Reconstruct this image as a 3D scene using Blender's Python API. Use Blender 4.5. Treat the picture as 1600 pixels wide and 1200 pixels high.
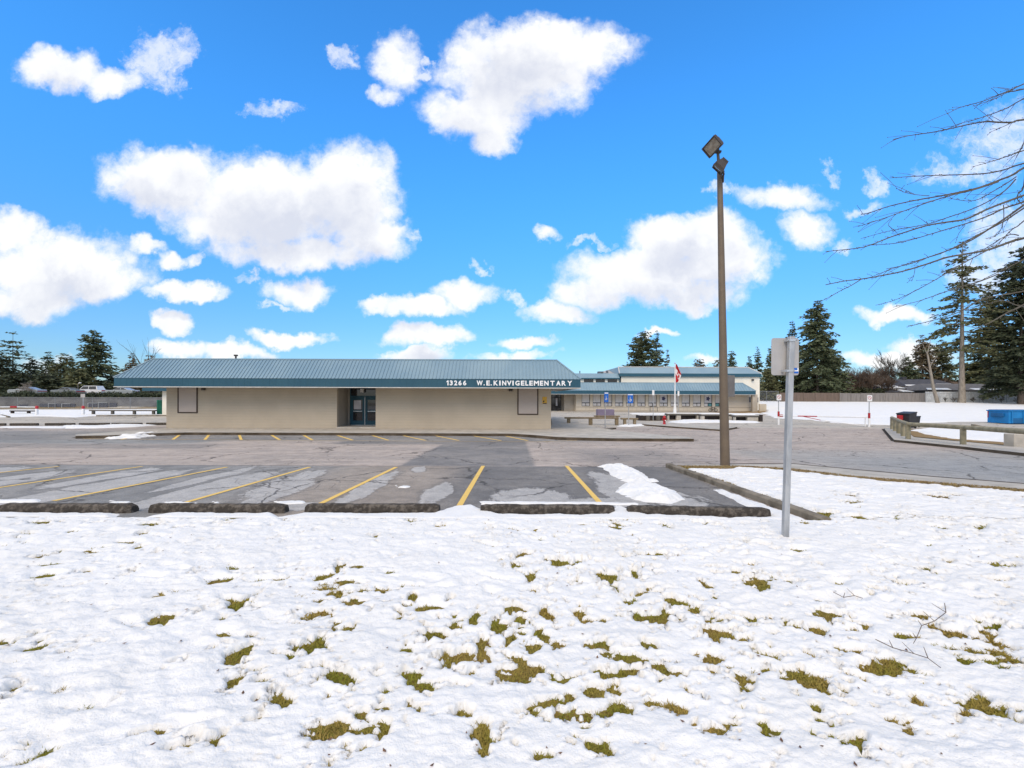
import bpy, bmesh, math, random
import numpy as np
from mathutils import Vector, Matrix

for _o in list(bpy.data.objects):
    bpy.data.objects.remove(_o)
SC = bpy.context.scene
COL = SC.collection
R = math.radians

# ------------------------------------------------------------------ camera
FPX, HC, ROLL = 711.0, 2.1, 0.0032
cam_d = bpy.data.cameras.new('camera'); cam = bpy.data.objects.new('camera', cam_d); COL.objects.link(cam)
cam_d.sensor_width = 36.0; cam_d.lens = FPX / 1600 * 36.0
cam_d.shift_y = 20.0 / 1600
cam_d.clip_start = 0.05; cam_d.clip_end = 3000
cam.location = (0, 0, HC)
cam.rotation_euler = (R(90), -ROLL, 0)
SC.camera = cam

# ------------------------------------------------------------------ light and sky
SUN_EL, SUN_AZ = 43.0, -162.0      # azimuth clockwise from +Y
SKY_STRENGTH = 0.15
sd = bpy.data.lights.new('sun', 'SUN'); sun = bpy.data.objects.new('sun', sd); COL.objects.link(sun)
sd.energy = 2.0; sd.angle = R(38); sd.color = (1.0, 0.82, 0.62)
_a, _e = R(SUN_AZ), R(SUN_EL)
_sv = Vector((math.sin(_a) * math.cos(_e), math.cos(_a) * math.cos(_e), math.sin(_e)))
sun.rotation_euler = _sv.to_track_quat('Z', 'Y').to_euler()
sun.location = (0, -10, 60)

SC.view_settings.view_transform = 'Standard'
SC.view_settings.look = 'None'
SC.view_settings.gamma = 1.0
SC.view_settings.exposure = 0.2
SC.view_settings.use_curve_mapping = False


class NG:
    """tiny helper to write node trees"""
    def __init__(s, tree):
        s.t = tree; s.n = tree.nodes; s.l = tree.links

    def new(s, typ, **kw):
        n = s.n.new(typ)
        for k, v in kw.items():
            setattr(n, k, v)
        return n

    def put(s, sock, v):
        if isinstance(v, bpy.types.NodeSocket):
            s.l.new(v, sock)
        elif v is not None:
            if sock.type == 'RGBA' and len(v) == 3:
                v = (*v, 1)
            sock.default_value = v

    def m(s, op, a, b=None, c=None, clamp=False):
        n = s.new('ShaderNodeMath', operation=op); n.use_clamp = clamp
        for i, v in enumerate((a, b, c)):
            if v is not None:
                s.put(n.inputs[i], v)
        return n.outputs[0]

    def v(s, op, a, b=None, c=None, out=0):
        n = s.new('ShaderNodeVectorMath', operation=op)
        for i, v in enumerate((a, b, c)):
            if v is not None:
                if op == 'SCALE' and i == 1:
                    s.put(n.inputs['Scale'], v)
                else:
                    s.put(n.inputs[i], v)
        return n.outputs['Value'] if op in ('DOT_PRODUCT', 'LENGTH', 'DISTANCE') else n.outputs[0]

    def noise(s, vec, scale, detail=4, rough=0.55, dist=0.0, color=False):
        n = s.new('ShaderNodeTexNoise'); n.noise_dimensions = '3D'
        s.put(n.inputs['Vector'], vec); n.inputs['Scale'].default_value = scale
        n.inputs['Detail'].default_value = detail; n.inputs['Roughness'].default_value = rough
        n.inputs['Distortion'].default_value = dist
        return n.outputs['Color'] if color else n.outputs[0]

    def step(s, x, a, b, ra=0.0, rb=1.0):
        n = s.new('ShaderNodeMapRange'); n.interpolation_type = 'SMOOTHSTEP'
        s.put(n.inputs['Value'], x)
        n.inputs['From Min'].default_value = a; n.inputs['From Max'].default_value = b
        n.inputs['To Min'].default_value = ra; n.inputs['To Max'].default_value = rb
        return n.outputs[0]

    def mix(s, f, a, b, blend='MIX'):
        n = s.new('ShaderNodeMix', data_type='RGBA', blend_type=blend)
        s.put(n.inputs['Factor'], f)
        for name, v in (('A', a), ('B', b)):
            sk = [i for i in n.inputs if i.name == name and i.type == 'RGBA'][0]
            s.put(sk, v)
        return [o for o in n.outputs if o.type == 'RGBA'][0]

    def sep(s, vec):
        n = s.new('ShaderNodeSeparateXYZ'); s.put(n.inputs[0], vec); return n.outputs

    def comb(s, x, y, z):
        n = s.new('ShaderNodeCombineXYZ')
        for i, v in enumerate((x, y, z)):
            s.put(n.inputs[i], v)
        return n.outputs[0]


def make_world():
    w = bpy.data.worlds.new('World'); SC.world = w; w.use_nodes = True
    g = NG(w.node_tree); g.n.clear()
    out = g.new('ShaderNodeOutputWorld'); bg = g.new('ShaderNodeBackground')
    sky = g.new('ShaderNodeTexSky', sky_type='NISHITA'); sky.sun_disc = False
    sky.sun_elevation = R(SUN_EL); sky.sun_rotation = R(SUN_AZ)
    sky.altitude = 50; sky.air_density = 1.0; sky.dust_density = 0.3; sky.ozone_density = 1.6
    hs = g.new('ShaderNodeHueSaturation'); hs.inputs['Saturation'].default_value = 1.12; hs.inputs['Value'].default_value = 1.0
    g.put(hs.inputs['Color'], sky.outputs[0])
    tc = g.new('ShaderNodeTexCoord')
    d = g.v('NORMALIZE', tc.outputs['Generated'])
    x, y, z = g.sep(d)
    skyc = g.mix(1.0, hs.outputs[0], g.mix(g.step(z, -0.03, 0.55), SKY_TINT_LOW, SKY_TINT), 'MULTIPLY')
    # --- named clouds ahead: ellipses on the plane one metre in front (tangent coordinates of the direction)
    ysafe = g.m('MAXIMUM', y, 0.02)
    p = g.comb(g.m('DIVIDE', x, ysafe), g.m('DIVIDE', z, ysafe), 0.0)
    wn = g.noise(p, 2.6, 5, 0.6, color=True)
    warp = g.v('SCALE', g.v('SUBTRACT', wn, (0.5, 0.5, 0.5)), 0.11)
    wn2 = g.noise(p, 11.0, 5, 0.62, color=True)
    warp2 = g.v('SCALE', g.v('SUBTRACT', wn2, (0.5, 0.5, 0.5)), 0.085)
    pw = g.v('MULTIPLY', g.v('ADD', p, g.v('ADD', warp, warp2)), (1, 1, 0))

    def field(pt, lst):
        acc = None
        for (u, v, ru, rv, k) in lst:
            cx, cz = (u - 800) / FPX, (620 - v) / FPX
            ix, iz = FPX / ru, FPX / rv
            q = g.v('MULTIPLY_ADD', pt, (ix, iz, 0.0), (-cx * ix, -cz * iz, 0.0))
            r2 = g.v('DOT_PRODUCT', q, q)
            h = g.m('MULTIPLY_ADD', r2, -k, k)
            acc = h if acc is None else g.m('SMOOTH_MAX', acc, h, 0.25)
        return acc
    f = field(pw, [c for c in CLOUDS if c[4] >= .65])
    fw = field(g.v('ADD', pw, g.v('SCALE', warp2, 0.8)), [c for c in CLOUDS if c[4] < .65])
    fup = field(g.v('ADD', pw, (0.012, 0.05, 0)), [c for c in CLOUDS if c[2] >= 55 and c[4] >= .9])
    fine = g.noise(p, 16.0, 8, 0.6)
    mid = g.noise(p, 5.0, 5, 0.55)
    wisp = g.noise(g.v('ADD', p, g.v('SCALE', warp2, 1.6)), 38.0, 6, 0.68)
    dens = g.m('ADD', f, g.m('MULTIPLY', g.m('SUBTRACT', fine, 0.5), 1.7))
    dens = g.m('ADD', dens, g.m('MULTIPLY', g.m('SUBTRACT', wisp, 0.5), 0.7))
    vo = g.new('ShaderNodeTexVoronoi'); vo.feature = 'F1'; vo.inputs['Scale'].default_value = 10.0
    vo.inputs['Detail'].default_value = 3.0; vo.inputs['Roughness'].default_value = 0.6; vo.normalize = True
    g.put(vo.inputs['Vector'], g.v('ADD', p, warp2))
    bil = g.m('SUBTRACT', 0.36, vo.outputs['Distance'])
    dens = g.m('ADD', dens, g.m('MULTIPLY', bil, 1.5))
    front = g.step(dens, -0.46, 0.84)
    dw = g.m('ADD', g.m('MULTIPLY', fw, 1.4), g.m('MULTIPLY', g.m('SUBTRACT', wisp, 0.5), 1.9))
    dw = g.m('ADD', dw, g.m('MULTIPLY', g.m('SUBTRACT', fine, 0.5), 1.6))
    front = g.m('MAXIMUM', front, g.step(dw, -0.35, 1.0, 0.0, 0.72))
    front = g.m('MULTIPLY', front, g.step(y, 0.03, 0.12))
    front = g.m('MULTIPLY', front, g.step(z, -0.02, 0.02))
    # --- out-of-view clouds, cover added over the dome to whiten the ambient light
    zs = g.m('ADD', g.m('MAXIMUM', z, 0.0), 0.16)
    q = g.comb(g.m('DIVIDE', x, zs), g.m('DIVIDE', y, zs), 3.0)
    cn = g.noise(q, 1.25, 8, 0.56, 0.2)
    rest = g.step(cn, 0.38, 0.55)
    inview = g.m('MULTIPLY', g.step(y, 0.30, 0.42), g.step(g.m('DIVIDE', z, ysafe), 1.15, 0.95))
    inview = g.m('MULTIPLY', inview, g.step(g.m('ABSOLUTE', g.m('DIVIDE', x, ysafe)), 1.5, 1.2))
    rest = g.m('MULTIPLY', rest, g.m('SUBTRACT', 1.0, inview))
    cov = g.m('MAXIMUM', front, rest)
    # underside a touch greyer and bluer
    puff = g.noise(g.v('ADD', p, g.v('SCALE', warp, 0.8)), 9.0, 6, 0.6)
    under = g.m('ADD', fup, g.m('MULTIPLY', g.m('SUBTRACT', mid, 0.5), 1.6))
    under = g.m('ADD', under, g.m('MULTIPLY', g.m('SUBTRACT', puff, 0.5), 1.5))
    under = g.m('SUBTRACT', under, g.m('MULTIPLY', bil, 1.6))
    under = g.m('ADD', g.m('MULTIPLY', g.step(under, -0.05, 1.5), 0.95), g.m('MULTIPLY', g.step(puff, .45, .7), g.step(dens, .3, 1.0, 0.0, .22)), clamp=True)
    cc = g.mix(g.m('MULTIPLY', under, 0.85), CLOUD_LIT, CLOUD_DIM)
    cc = g.mix(1.0, cc, (1 / SKY_STRENGTH,) * 3, 'MULTIPLY')
    fin = g.mix(g.m('MULTIPLY', cov, 0.97), skyc, cc)
    g.l.new(fin, bg.inputs['Color']); bg.inputs['Strength'].default_value = SKY_STRENGTH
    g.l.new(bg.outputs[0], out.inputs['Surface'])


SKY_TINT = (0.50, 1.36, 1.92)
SKY_TINT_LOW = (0.40, 0.545, 0.76)
CLOUD_LIT = (0.93, 0.93, 0.93)
CLOUD_DIM = (0.60, 0.63, 0.73)
CLOUDS = [
    (100, 110, 66, 34, .95), (185, 130, 46, 26, .9), (250, 90, 46, 44, .6), (265, 125, 25, 25, .4),
    (615, 100, 34, 42, .8), (600, 150, 24, 16, .7), (650, 112, 28, 12, .6), (538, 78, 20, 14, .5),
    (800, 120, 120, 62, 1.1), (745, 175, 90, 42, 1.1), (850, 78, 130, 48, 1.1), (770, 215, 40, 25, .9), (710, 185, 50, 22, .8),
    (260, 285, 110, 52, 1.25), (400, 325, 130, 72, 1.3), (540, 310, 85, 78, 1.3), (585, 378, 58, 40, 1.2), (470, 392, 130, 26, 1.1), (330, 350, 60, 28, .9), (640, 375, 22, 14, .5),
    (85, 418, 130, 52, 1.1), (15, 365, 45, 32, .9), (45, 460, 90, 30, 1.0), (160, 440, 70, 30, 1.0),
    (225, 385, 32, 14, .8), (265, 405, 24, 13, .8), (302, 403, 16, 11, .7), (290, 457, 66, 15, 1.0), (425, 183, 34, 16, .45),
    (472, 450, 54, 21, 1.0), (395, 432, 22, 8, .5), (435, 475, 28, 7, .5),
    (277, 508, 31, 20, 1.2), (455, 528, 62, 14, 1.1), (670, 526, 58, 19, 1.1), (592, 473, 26, 12, .8), (662, 478, 60, 17, 1.0), (720, 456, 50, 20, .9), (745, 408, 16, 10, .5), (800, 468, 22, 10, .4),
    (812, 534, 45, 12, 1.0), (652, 556, 52, 12, 1.0), (800, 558, 58, 9, .9), (368, 556, 58, 14, 1.0), (285, 552, 45, 15, .9), (75, 556, 60, 18, .55),
    (1075, 375, 95, 42, 1.25), (1010, 425, 125, 42, 1.25), (1120, 412, 78, 40, 1.2), (870, 484, 58, 18, .9), (915, 450, 55, 28, .9), (1070, 455, 90, 24, 1.0),
    (1215, 308, 72, 20, .8), (1255, 358, 44, 28, .9), (1108, 308, 26, 12, .6), (1310, 385, 26, 12, .35), (1370, 283, 20, 18, .5), (1296, 262, 14, 12, .35),
    (853, 372, 20, 11, .7), (1395, 488, 56, 15, 1.0), (1385, 562, 72, 16, 1.0), (1440, 545, 50, 20, .9),
    (1555, 225, 60, 42, .42), (1590, 190, 50, 40, .38), (1580, 375, 75, 50, .5), (1530, 420, 50, 25, .5), (1510, 275, 60, 25, .45), (1345, 318, 26, 10, .3),
    (1018, 515, 36, 7, .7), (1105, 560, 30, 9, .7), (920, 373, 22, 7, .4),
]
make_world()

# ------------------------------------------------------------------ geometry helpers
def s2l(*c):
    f = lambda v: v / 12.92 if v <= 0.04045 else ((v + 0.055) / 1.055) ** 2.4
    return tuple(f(v / 255.0) for v in c)

def smooth(a, b, x):
    t = np.clip((np.asarray(x, float) - a) / (b - a), 0, 1)
    return t * t * (3 - 2 * t)

_PY = [-400, 0, 8.0, 14.4, 20, 26, 31.5, 36, 45, 70, 100, 200, 900]
_PZ = [0.03, 0.03, 0.03, -0.09, -0.25, -0.40, -0.41, -0.39, -0.29, -0.07, 0.12, 0.3, 0.3]

def gz(x, y):
    """height of the terrain"""
    x = np.asarray(x, float); y = np.asarray(y, float)
    z = np.interp(y, _PY, _PZ)
    z = z + smooth(34, 43, x) * 1.2 * np.clip((y - 54) / 31.0, 0, 1.12)
    z = z + smooth(73.5, 76, y) * smooth(-30, -36, x) * 1.75
    return z

def gzf(x, y):
    return float(gz(x, y))

def lev(u, v):
    du, dv = u - 800.0, v - 620.0
    return du + ROLL * dv, dv - ROLL * du

def P(u, v, Y):
    """point seen at photo pixel (u, v) at distance Y"""
    a, b = lev(u, v)
    return Vector((a * Y / FPX, Y, HC - b * Y / FPX))

def G(u, v, off=0.0):
    """point of the ground seen at photo pixel (u, v)"""
    a, b = lev(u, v)
    b = max(b, 2.0)
    ys = np.concatenate([np.arange(1.5, 30, 0.02), np.arange(30, 140, 0.05)])
    xs = a * ys / FPX
    zr = HC - b * ys / FPX
    zt = gz(xs, ys) + off
    i = int(np.argmax(zr <= zt))
    if zr[i] > zt[i]:
        i = len(ys) - 1
    return Vector((float(xs[i]), float(ys[i]), float(zt[i])))

def _hash(ix, iy, seed):
    h = (ix.astype(np.int64) * 374761393 + iy.astype(np.int64) * 668265263 + seed * 1274126177) & 0xFFFFFFFF
    h = ((h ^ (h >> 13)) * 1274126177) & 0xFFFFFFFF
    h = h ^ (h >> 16)
    return (h & 0xFFFF) / 65535.0

def vn(x, y, seed=0):
    x = np.asarray(x, float); y = np.asarray(y, float)
    ix = np.floor(x); iy = np.floor(y); fx = x - ix; fy = y - iy
    fx = fx * fx * fx * (fx * (fx * 6 - 15) + 10); fy = fy * fy * fy * (fy * (fy * 6 - 15) + 10)
    a = _hash(ix, iy, seed); b = _hash(ix + 1, iy, seed); c = _hash(ix, iy + 1, seed); d = _hash(ix + 1, iy + 1, seed)
    return (a + (b - a) * fx) + ((c + (d - c) * fx) - (a + (b - a) * fx)) * fy - 0.5

def fbm(x, y, seed=0, oct=4, gain=0.5):
    s = 0; a = 1.0; f = 1.0
    for i in range(oct):
        ca, sa = math.cos(0.6 * i + seed), math.sin(0.6 * i + seed)
        s = s + a * vn((x * ca - y * sa) * f + 17.3 * i, (x * sa + y * ca) * f - 9.1 * i, seed + i * 7)
        a *= gain; f *= 2.03
    return s

def link_mesh(name, verts, faces, mats, parent=None, matidx=None, smooth_=False):
    me = bpy.data.meshes.new(name)
    verts = np.asarray(verts, np.float32).reshape(-1, 3)
    if isinstance(faces, np.ndarray):
        k = faces.shape[1]; n = len(faces)
        me.vertices.add(len(verts)); me.vertices.foreach_set('co', verts.ravel())
        me.loops.add(n * k); me.loops.foreach_set('vertex_index', faces.astype(np.int32).ravel())
        me.polygons.add(n); me.polygons.foreach_set('loop_start', np.arange(0, n * k, k, dtype=np.int32))
        me.update(calc_edges=True)
    else:
        me.from_pydata(verts.tolist(), [], faces); me.update()
    for m in (mats if isinstance(mats, (list, tuple)) else [mats]):
        me.materials.append(m)
    if matidx is not None:
        me.polygons.foreach_set('material_index', np.asarray(matidx, np.int32))
    if smooth_:
        me.polygons.foreach_set('use_smooth', np.ones(len(me.polygons), bool))
    o = bpy.data.objects.new(name, me); COL.objects.link(o)
    if parent is not None:
        o.parent = parent
    return o

def wloc(o):
    v = Vector((0, 0, 0))
    while o is not None:
        v = v + o.location; o = o.parent
    return v

class MB:
    """collects shapes, then links them as one mesh object"""
    def __init__(s):
        s.v = []; s.f = []; s.sm = []

    def add(s, vs, fs, sm=False):
        b = len(s.v); s.v += [tuple(p) for p in vs]
        s.f += [tuple(b + i for i in f) for f in fs]; s.sm += [sm] * len(fs)
        return s

    def box(s, x0, x1, y0, y1, z0, z1, bev=0.0):
        if bev <= 0:
            v = [(x0, y0, z0), (x1, y0, z0), (x1, y1, z0), (x0, y1, z0), (x0, y0, z1), (x1, y0, z1), (x1, y1, z1), (x0, y1, z1)]
            return s.add(v, [(0, 3, 2, 1), (4, 5, 6, 7), (0, 1, 5, 4), (1, 2, 6, 5), (2, 3, 7, 6), (3, 0, 4, 7)])
        bm = bmesh.new(); bmesh.ops.create_cube(bm, size=1)
        bmesh.ops.scale(bm, vec=(x1 - x0, y1 - y0, z1 - z0), verts=bm.verts)
        bmesh.ops.translate(bm, vec=((x0 + x1) / 2, (y0 + y1) / 2, (z0 + z1) / 2), verts=bm.verts)
        bmesh.ops.bevel(bm, geom=bm.edges[:], offset=bev, segments=1, affect='EDGES')
        return s.bm(bm)

    def bm(s, bm):
        bm.verts.ensure_lookup_table(); bm.verts.index_update()
        s.add([v.co[:] for v in bm.verts], [[v.index for v in f.verts] for f in bm.faces]); bm.free(); return s

    def prism(s, poly, a, b):
        """poly: 3d points; extruded by vector from a*dir..: here b is an offset vector"""
        n = len(poly); p0 = [Vector(p) + Vector(a) for p in poly]; p1 = [Vector(p) + Vector(b) for p in poly]
        f = [tuple(range(n))[::-1], tuple(range(n, 2 * n))] + [(i, (i + 1) % n, n + (i + 1) % n, n + i) for i in range(n)]
        return s.add(p0 + p1, f)

    def tube(s, pts, rad, n=8, cap=True, sm=True):
        pts = [Vector(p) for p in pts]
        if not isinstance(rad, (list, tuple)):
            rad = [rad] * len(pts)
        rings = []; up = None
        for i, p in enumerate(pts):
            t = (pts[min(i + 1, len(pts) - 1)] - pts[max(i - 1, 0)]).normalized()
            if up is None:
                up = Vector((0, 0, 1)) if abs(t.z) < 0.9 else Vector((1, 0, 0))
            x = t.cross(up)
            if x.length < 1e-5:
                x = t.cross(Vector((0, 1, 0)))
            x.normalize(); yv = x.cross(t).normalized(); up = yv
            rings.append([p + (x * math.cos(2 * math.pi * k / n) + yv * math.sin(2 * math.pi * k / n)) * rad[i] for k in range(n)])
        vs = [q for r in rings for q in r]
        fs = [(i * n + k, i * n + (k + 1) % n, (i + 1) * n + (k + 1) % n, (i + 1) * n + k) for i in range(len(pts) - 1) for k in range(n)]
        s.add(vs, fs, sm)
        if cap:
            s.add(rings[0], [tuple(range(n))[::-1]]); s.add(rings[-1], [tuple(range(n))])
        return s

    def lathe(s, prof, n=16, c=(0, 0, 0), sm=True):
        vs = []; fs = []
        for (r, z) in prof:
            vs += [(c[0] + r * math.cos(2 * math.pi * k / n), c[1] + r * math.sin(2 * math.pi * k / n), c[2] + z) for k in range(n)]
        for i in range(len(prof) - 1):
            fs += [(i * n + k, i * n + (k + 1) % n, (i + 1) * n + (k + 1) % n, (i + 1) * n + k) for k in range(n)]
        s.add(vs, fs, sm)
        if prof[0][0] > 1e-4: s.add(vs[:n], [tuple(range(n))[::-1]])
        if prof[-1][0] > 1e-4: s.add(vs[-n:], [tuple(range(n))])
        return s

    def build(s, name, mat, parent=None, world=False, bevel=0.0):
        off = wloc(parent) if (world and parent is not None) else Vector((0, 0, 0))
        v = [(p[0] - off.x, p[1] - off.y, p[2] - off.z) for p in s.v]
        o = link_mesh(name, v, s.f, mat, parent)
        if any(s.sm):
            o.data.polygons.foreach_set('use_smooth', np.array(s.sm, bool))
        if bevel > 0:
            b = o.modifiers.new('bevel', 'BEVEL'); b.width = bevel; b.segments = 2; b.limit_method = 'ANGLE'
        return o

def tag(o, label=None, cat=None, group=None, kind=None):
    for k, v in (('label', label), ('category', cat), ('group', group), ('kind', kind)):
        if v: o[k] = v
    return o

def empty(name, loc, rz=0.0, label=None, cat=None, group=None):
    o = bpy.data.objects.new(name, None); COL.objects.link(o)
    o.location = loc; o.rotation_euler = (0, 0, rz); o.empty_display_size = 0.2
    return tag(o, label, cat, group)

def copy_tree(o, parent=None):
    c = o.copy(); COL.objects.link(c); c.parent = parent
    for ch in list(o.children):
        copy_tree(ch, c)
    return c

def grid(xs, ys):
    X, Y = np.meshgrid(xs, ys)
    ny, nx = X.shape
    i = np.arange(ny * nx).reshape(ny, nx)
    F = np.stack([i[:-1, :-1], i[:-1, 1:], i[1:, 1:], i[1:, :-1]], -1).reshape(-1, 4)
    return X, Y, F

def poly_sd(X, Y, poly):
    """signed distance to polygon, positive inside"""
    px = np.array([p[0] for p in poly]); py = np.array([p[1] for p in poly]); n = len(px)
    d = np.full(X.shape, 1e9); ins = np.zeros(X.shape, bool)
    for i in range(n):
        ax, ay, bx, by = px[i], py[i], px[(i + 1) % n], py[(i + 1) % n]
        ex, ey = bx - ax, by - ay
        t = np.clip(((X - ax) * ex + (Y - ay) * ey) / (ex * ex + ey * ey + 1e-12), 0, 1)
        d = np.minimum(d, np.hypot(X - ax - t * ex, Y - ay - t * ey))
        c = ((ay > Y) != (by > Y)) & (X < (bx - ax) * (Y - ay) / (by - ay + 1e-12) + ax)
        ins ^= c
    return np.where(ins, d, -d)
# ------------------------------------------------------------------ materials
def mat(name, c1, c2=None, scale=3.0, rough=0.7, bump=0.0, bscale=None, metal=0.0, spec=0.3, coat=0.0, detail=5, stretch=(1, 1, 1), lo=0.35, hi=0.65, coord='Object'):
    m = bpy.data.materials.new(name); m.use_nodes = True
    g = NG(m.node_tree); b = g.n['Principled BSDF']
    b.inputs['Roughness'].default_value = rough; b.inputs['Metallic'].default_value = metal
    b.inputs['Specular IOR Level'].default_value = spec
    if coat: b.inputs['Coat Weight'].default_value = coat
    if coord == 'World':
        pos = g.new('ShaderNodeNewGeometry').outputs['Position']
    else:
        pos = g.new('ShaderNodeTexCoord').outputs['Object']
    pos = g.v('MULTIPLY', pos, stretch)
    if c2 is None:
        c2 = tuple(v * 0.82 for v in c1)
    n = g.noise(pos, scale, detail, 0.6)
    col = g.mix(g.step(n, lo, hi), c1, c2)
    g.l.new(col, b.inputs['Base Color'])
    if bump:
        bn = g.noise(pos, bscale or scale * 4, 4, 0.6)
        bp = g.new('ShaderNodeBump'); bp.inputs['Strength'].default_value = 1.0; bp.inputs['Distance'].default_value = bump
        g.l.new(bn, bp.inputs['Height']); g.l.new(bp.outputs[0], b.inputs['Normal'])
    m['g'] = 1
    return m

def glass_mat(name, c, rough=0.05):
    m = mat(name, c, tuple(v * .7 for v in c), 0.8, rough, spec=0.6)
    return m

M = {}
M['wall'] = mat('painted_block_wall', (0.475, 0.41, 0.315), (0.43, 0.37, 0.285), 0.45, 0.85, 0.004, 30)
M['wall_dark'] = mat('wall_tone_with_shade', (0.42, 0.37, 0.30), None, 0.7, 0.85)  # darker wall colour; shade of recesses, side walls and courses put into it
M['cream'] = mat('cream_wall', (0.76, 0.72, 0.62), (0.71, 0.67, 0.575), 0.6, 0.85)
M['wing_wall'] = mat('pale_painted_wall', (0.60, 0.54, 0.44), (0.55, 0.49, 0.40), 0.5, 0.85)
M['panel'] = mat('boarded_panel', (0.44, 0.38, 0.33), (0.42, 0.36, 0.315), 0.9, 0.7)
M['brown_trim'] = mat('dark_brown_trim', (0.045, 0.027, 0.02), None, 4, 0.6)
M['roof'] = mat('blue_green_metal_roof', (0.165, 0.26, 0.325), (0.205, 0.30, 0.355), 0.35, 0.42, spec=0.5, stretch=(1, 1, .6))
M['fascia'] = mat('teal_fascia_metal', (0.020, 0.078, 0.118), (0.026, 0.09, 0.13), 0.5, 0.5)
M['soffit'] = mat('pale_soffit', (0.55, 0.52, 0.47), None, 1, 0.8)
M['flashing'] = mat('light_flashing', (0.58, 0.57, 0.54), None, 2, 0.5)
M['white_letter'] = mat('white_letter_paint', (0.85, 0.86, 0.86), (0.80, 0.81, 0.82), 3, 0.5)
M['teal_door'] = mat('teal_door_paint', (0.02, 0.085, 0.12), None, 1.5, 0.5)
M['dark_glass'] = glass_mat('dark_window_glass', (0.02, 0.022, 0.026))
M['alu'] = mat('pale_aluminium', (0.55, 0.57, 0.58), None, 2, 0.4, metal=0.6)
M['galv'] = mat('galvanised_steel', (0.43, 0.44, 0.445), (0.31, 0.32, 0.33), 9, 0.5, metal=0.35, stretch=(1, 1, .25))
M['sign_back'] = mat('bare_sign_back', (0.42, 0.40, 0.38), (0.36, 0.345, 0.33), 2.5, 0.5, metal=0.25)
M['plate_grey'] = mat('dull_grey_plate', (0.19, 0.175, 0.165), (0.14, 0.13, 0.125), 2.5, 0.5, metal=0.2)
M['pole_brown'] = mat('brown_pole_paint', (0.15, 0.115, 0.08), (0.125, 0.095, 0.068), 2, 0.5)
M['lamp_dark'] = mat('dark_bronze_lamp', (0.06, 0.05, 0.045), None, 6, 0.5)
M['lamp_glass'] = mat('dusty_lamp_glass', (0.30, 0.27, 0.22), (0.18, 0.15, 0.12), 8, 0.2, spec=0.6)
M['concrete'] = mat('concrete', (0.47, 0.435, 0.38), (0.36, 0.335, 0.29), 1.6, 0.9, 0.003, 60, coord='World')
M['kerb'] = mat('mossy_concrete_kerb', (0.25, 0.215, 0.165), (0.13, 0.11, 0.08), 2.5, 0.95, 0.006, 40, coord='World')
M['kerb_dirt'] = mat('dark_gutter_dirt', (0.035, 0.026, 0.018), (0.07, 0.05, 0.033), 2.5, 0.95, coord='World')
M['kerb_face'] = mat('dark_kerb_face', (0.055, 0.042, 0.028), (0.11, 0.085, 0.06), 1.1, 0.95, 0.004, 40, coord='World')  # dark brown for the vertical slab sides, darker than the tops
M['wheelstop'] = mat('weathered_concrete', (0.125, 0.107, 0.088), (0.045, 0.038, 0.031), 10, 0.95, 0.014, 28, lo=.36, hi=.56)
M['wood'] = mat('weathered_timber', (0.25, 0.195, 0.12), (0.15, 0.115, 0.07), 4, 0.85, stretch=(1, 6, 6))
M['rail_wood'] = mat('green_tinged_log', (0.33, 0.29, 0.195), (0.22, 0.195, 0.125), 3, 0.85)
M['dark_wood'] = mat('dark_stained_timber', (0.022, 0.018, 0.017), (0.045, 0.035, 0.03), 3, 0.8)
M['grey_wood'] = mat('grey_weathered_rail', (0.11, 0.10, 0.085), None, 3, 0.85)
M['white_paint'] = mat('white_paint', (0.78, 0.78, 0.77), None, 2, 0.5)
M['red_paint'] = mat('red_paint', (0.42, 0.025, 0.03), (0.33, 0.02, 0.025), 4, 0.45)
M['blue_sign'] = mat('blue_sign_face', (0.02, 0.13, 0.50), None, 4, 0.45)
M['yellow_sign'] = mat('yellow_notice', (0.70, 0.40, 0.05), (0.5, 0.3, 0.05), 9, 0.5)
M['purple_box'] = mat('mauve_grey_box', (0.20, 0.165, 0.24), (0.17, 0.145, 0.20), 2, 0.7)
M['bin'] = mat('charcoal_bin_plastic', (0.028, 0.028, 0.032), None, 3, 0.55)
M['blue_skip'] = mat('blue_skip_paint', (0.015, 0.21, 0.52), (0.012, 0.17, 0.42), 1.5, 0.5)
M['skip_dark'] = mat('dark_blue_skip_rib', (0.012, 0.12, 0.30), None, 1.5, 0.5)
M['green_box'] = mat('green_container_paint', (0.01, 0.14, 0.09), (0.012, 0.11, 0.07), 1.5, 0.5)
M['tyre'] = mat('tyre_rubber', (0.02, 0.02, 0.02), None, 5, 0.9)
M['car_white'] = mat('white_car_paint', (0.72, 0.73, 0.74), None, 0.5, 0.3, coat=0.5)
M['car_silver'] = mat('silver_car_paint', (0.36, 0.38, 0.39), None, 0.5, 0.3, coat=0.5, metal=0.4)
M['car_grey'] = mat('grey_car_paint', (0.20, 0.215, 0.22), None, 0.5, 0.3, coat=0.5, metal=0.3)
M['brown_fence'] = mat('brown_fence_board', (0.17, 0.125, 0.10), (0.13, 0.10, 0.08), 1.2, 0.9, stretch=(5, 1, .4))
M['grey_fence'] = mat('grey_fence_board', (0.235, 0.215, 0.20), (0.17, 0.155, 0.145), 1.2, 0.9, stretch=(5, 1, .4))
M['pale_fence'] = mat('whitewashed_fence_board', (0.60, 0.62, 0.63), (0.42, 0.44, 0.45), 1.6, 0.9, stretch=(2, 1, 1))
M['wire'] = mat('fence_wire', (0.27, 0.28, 0.29), None, 2, 0.5, metal=0.4)
M['retaining'] = mat('stained_retaining_wall', (0.165, 0.165, 0.165), (0.10, 0.10, 0.105), 0.6, 0.9, stretch=(1, 1, 2))
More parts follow.
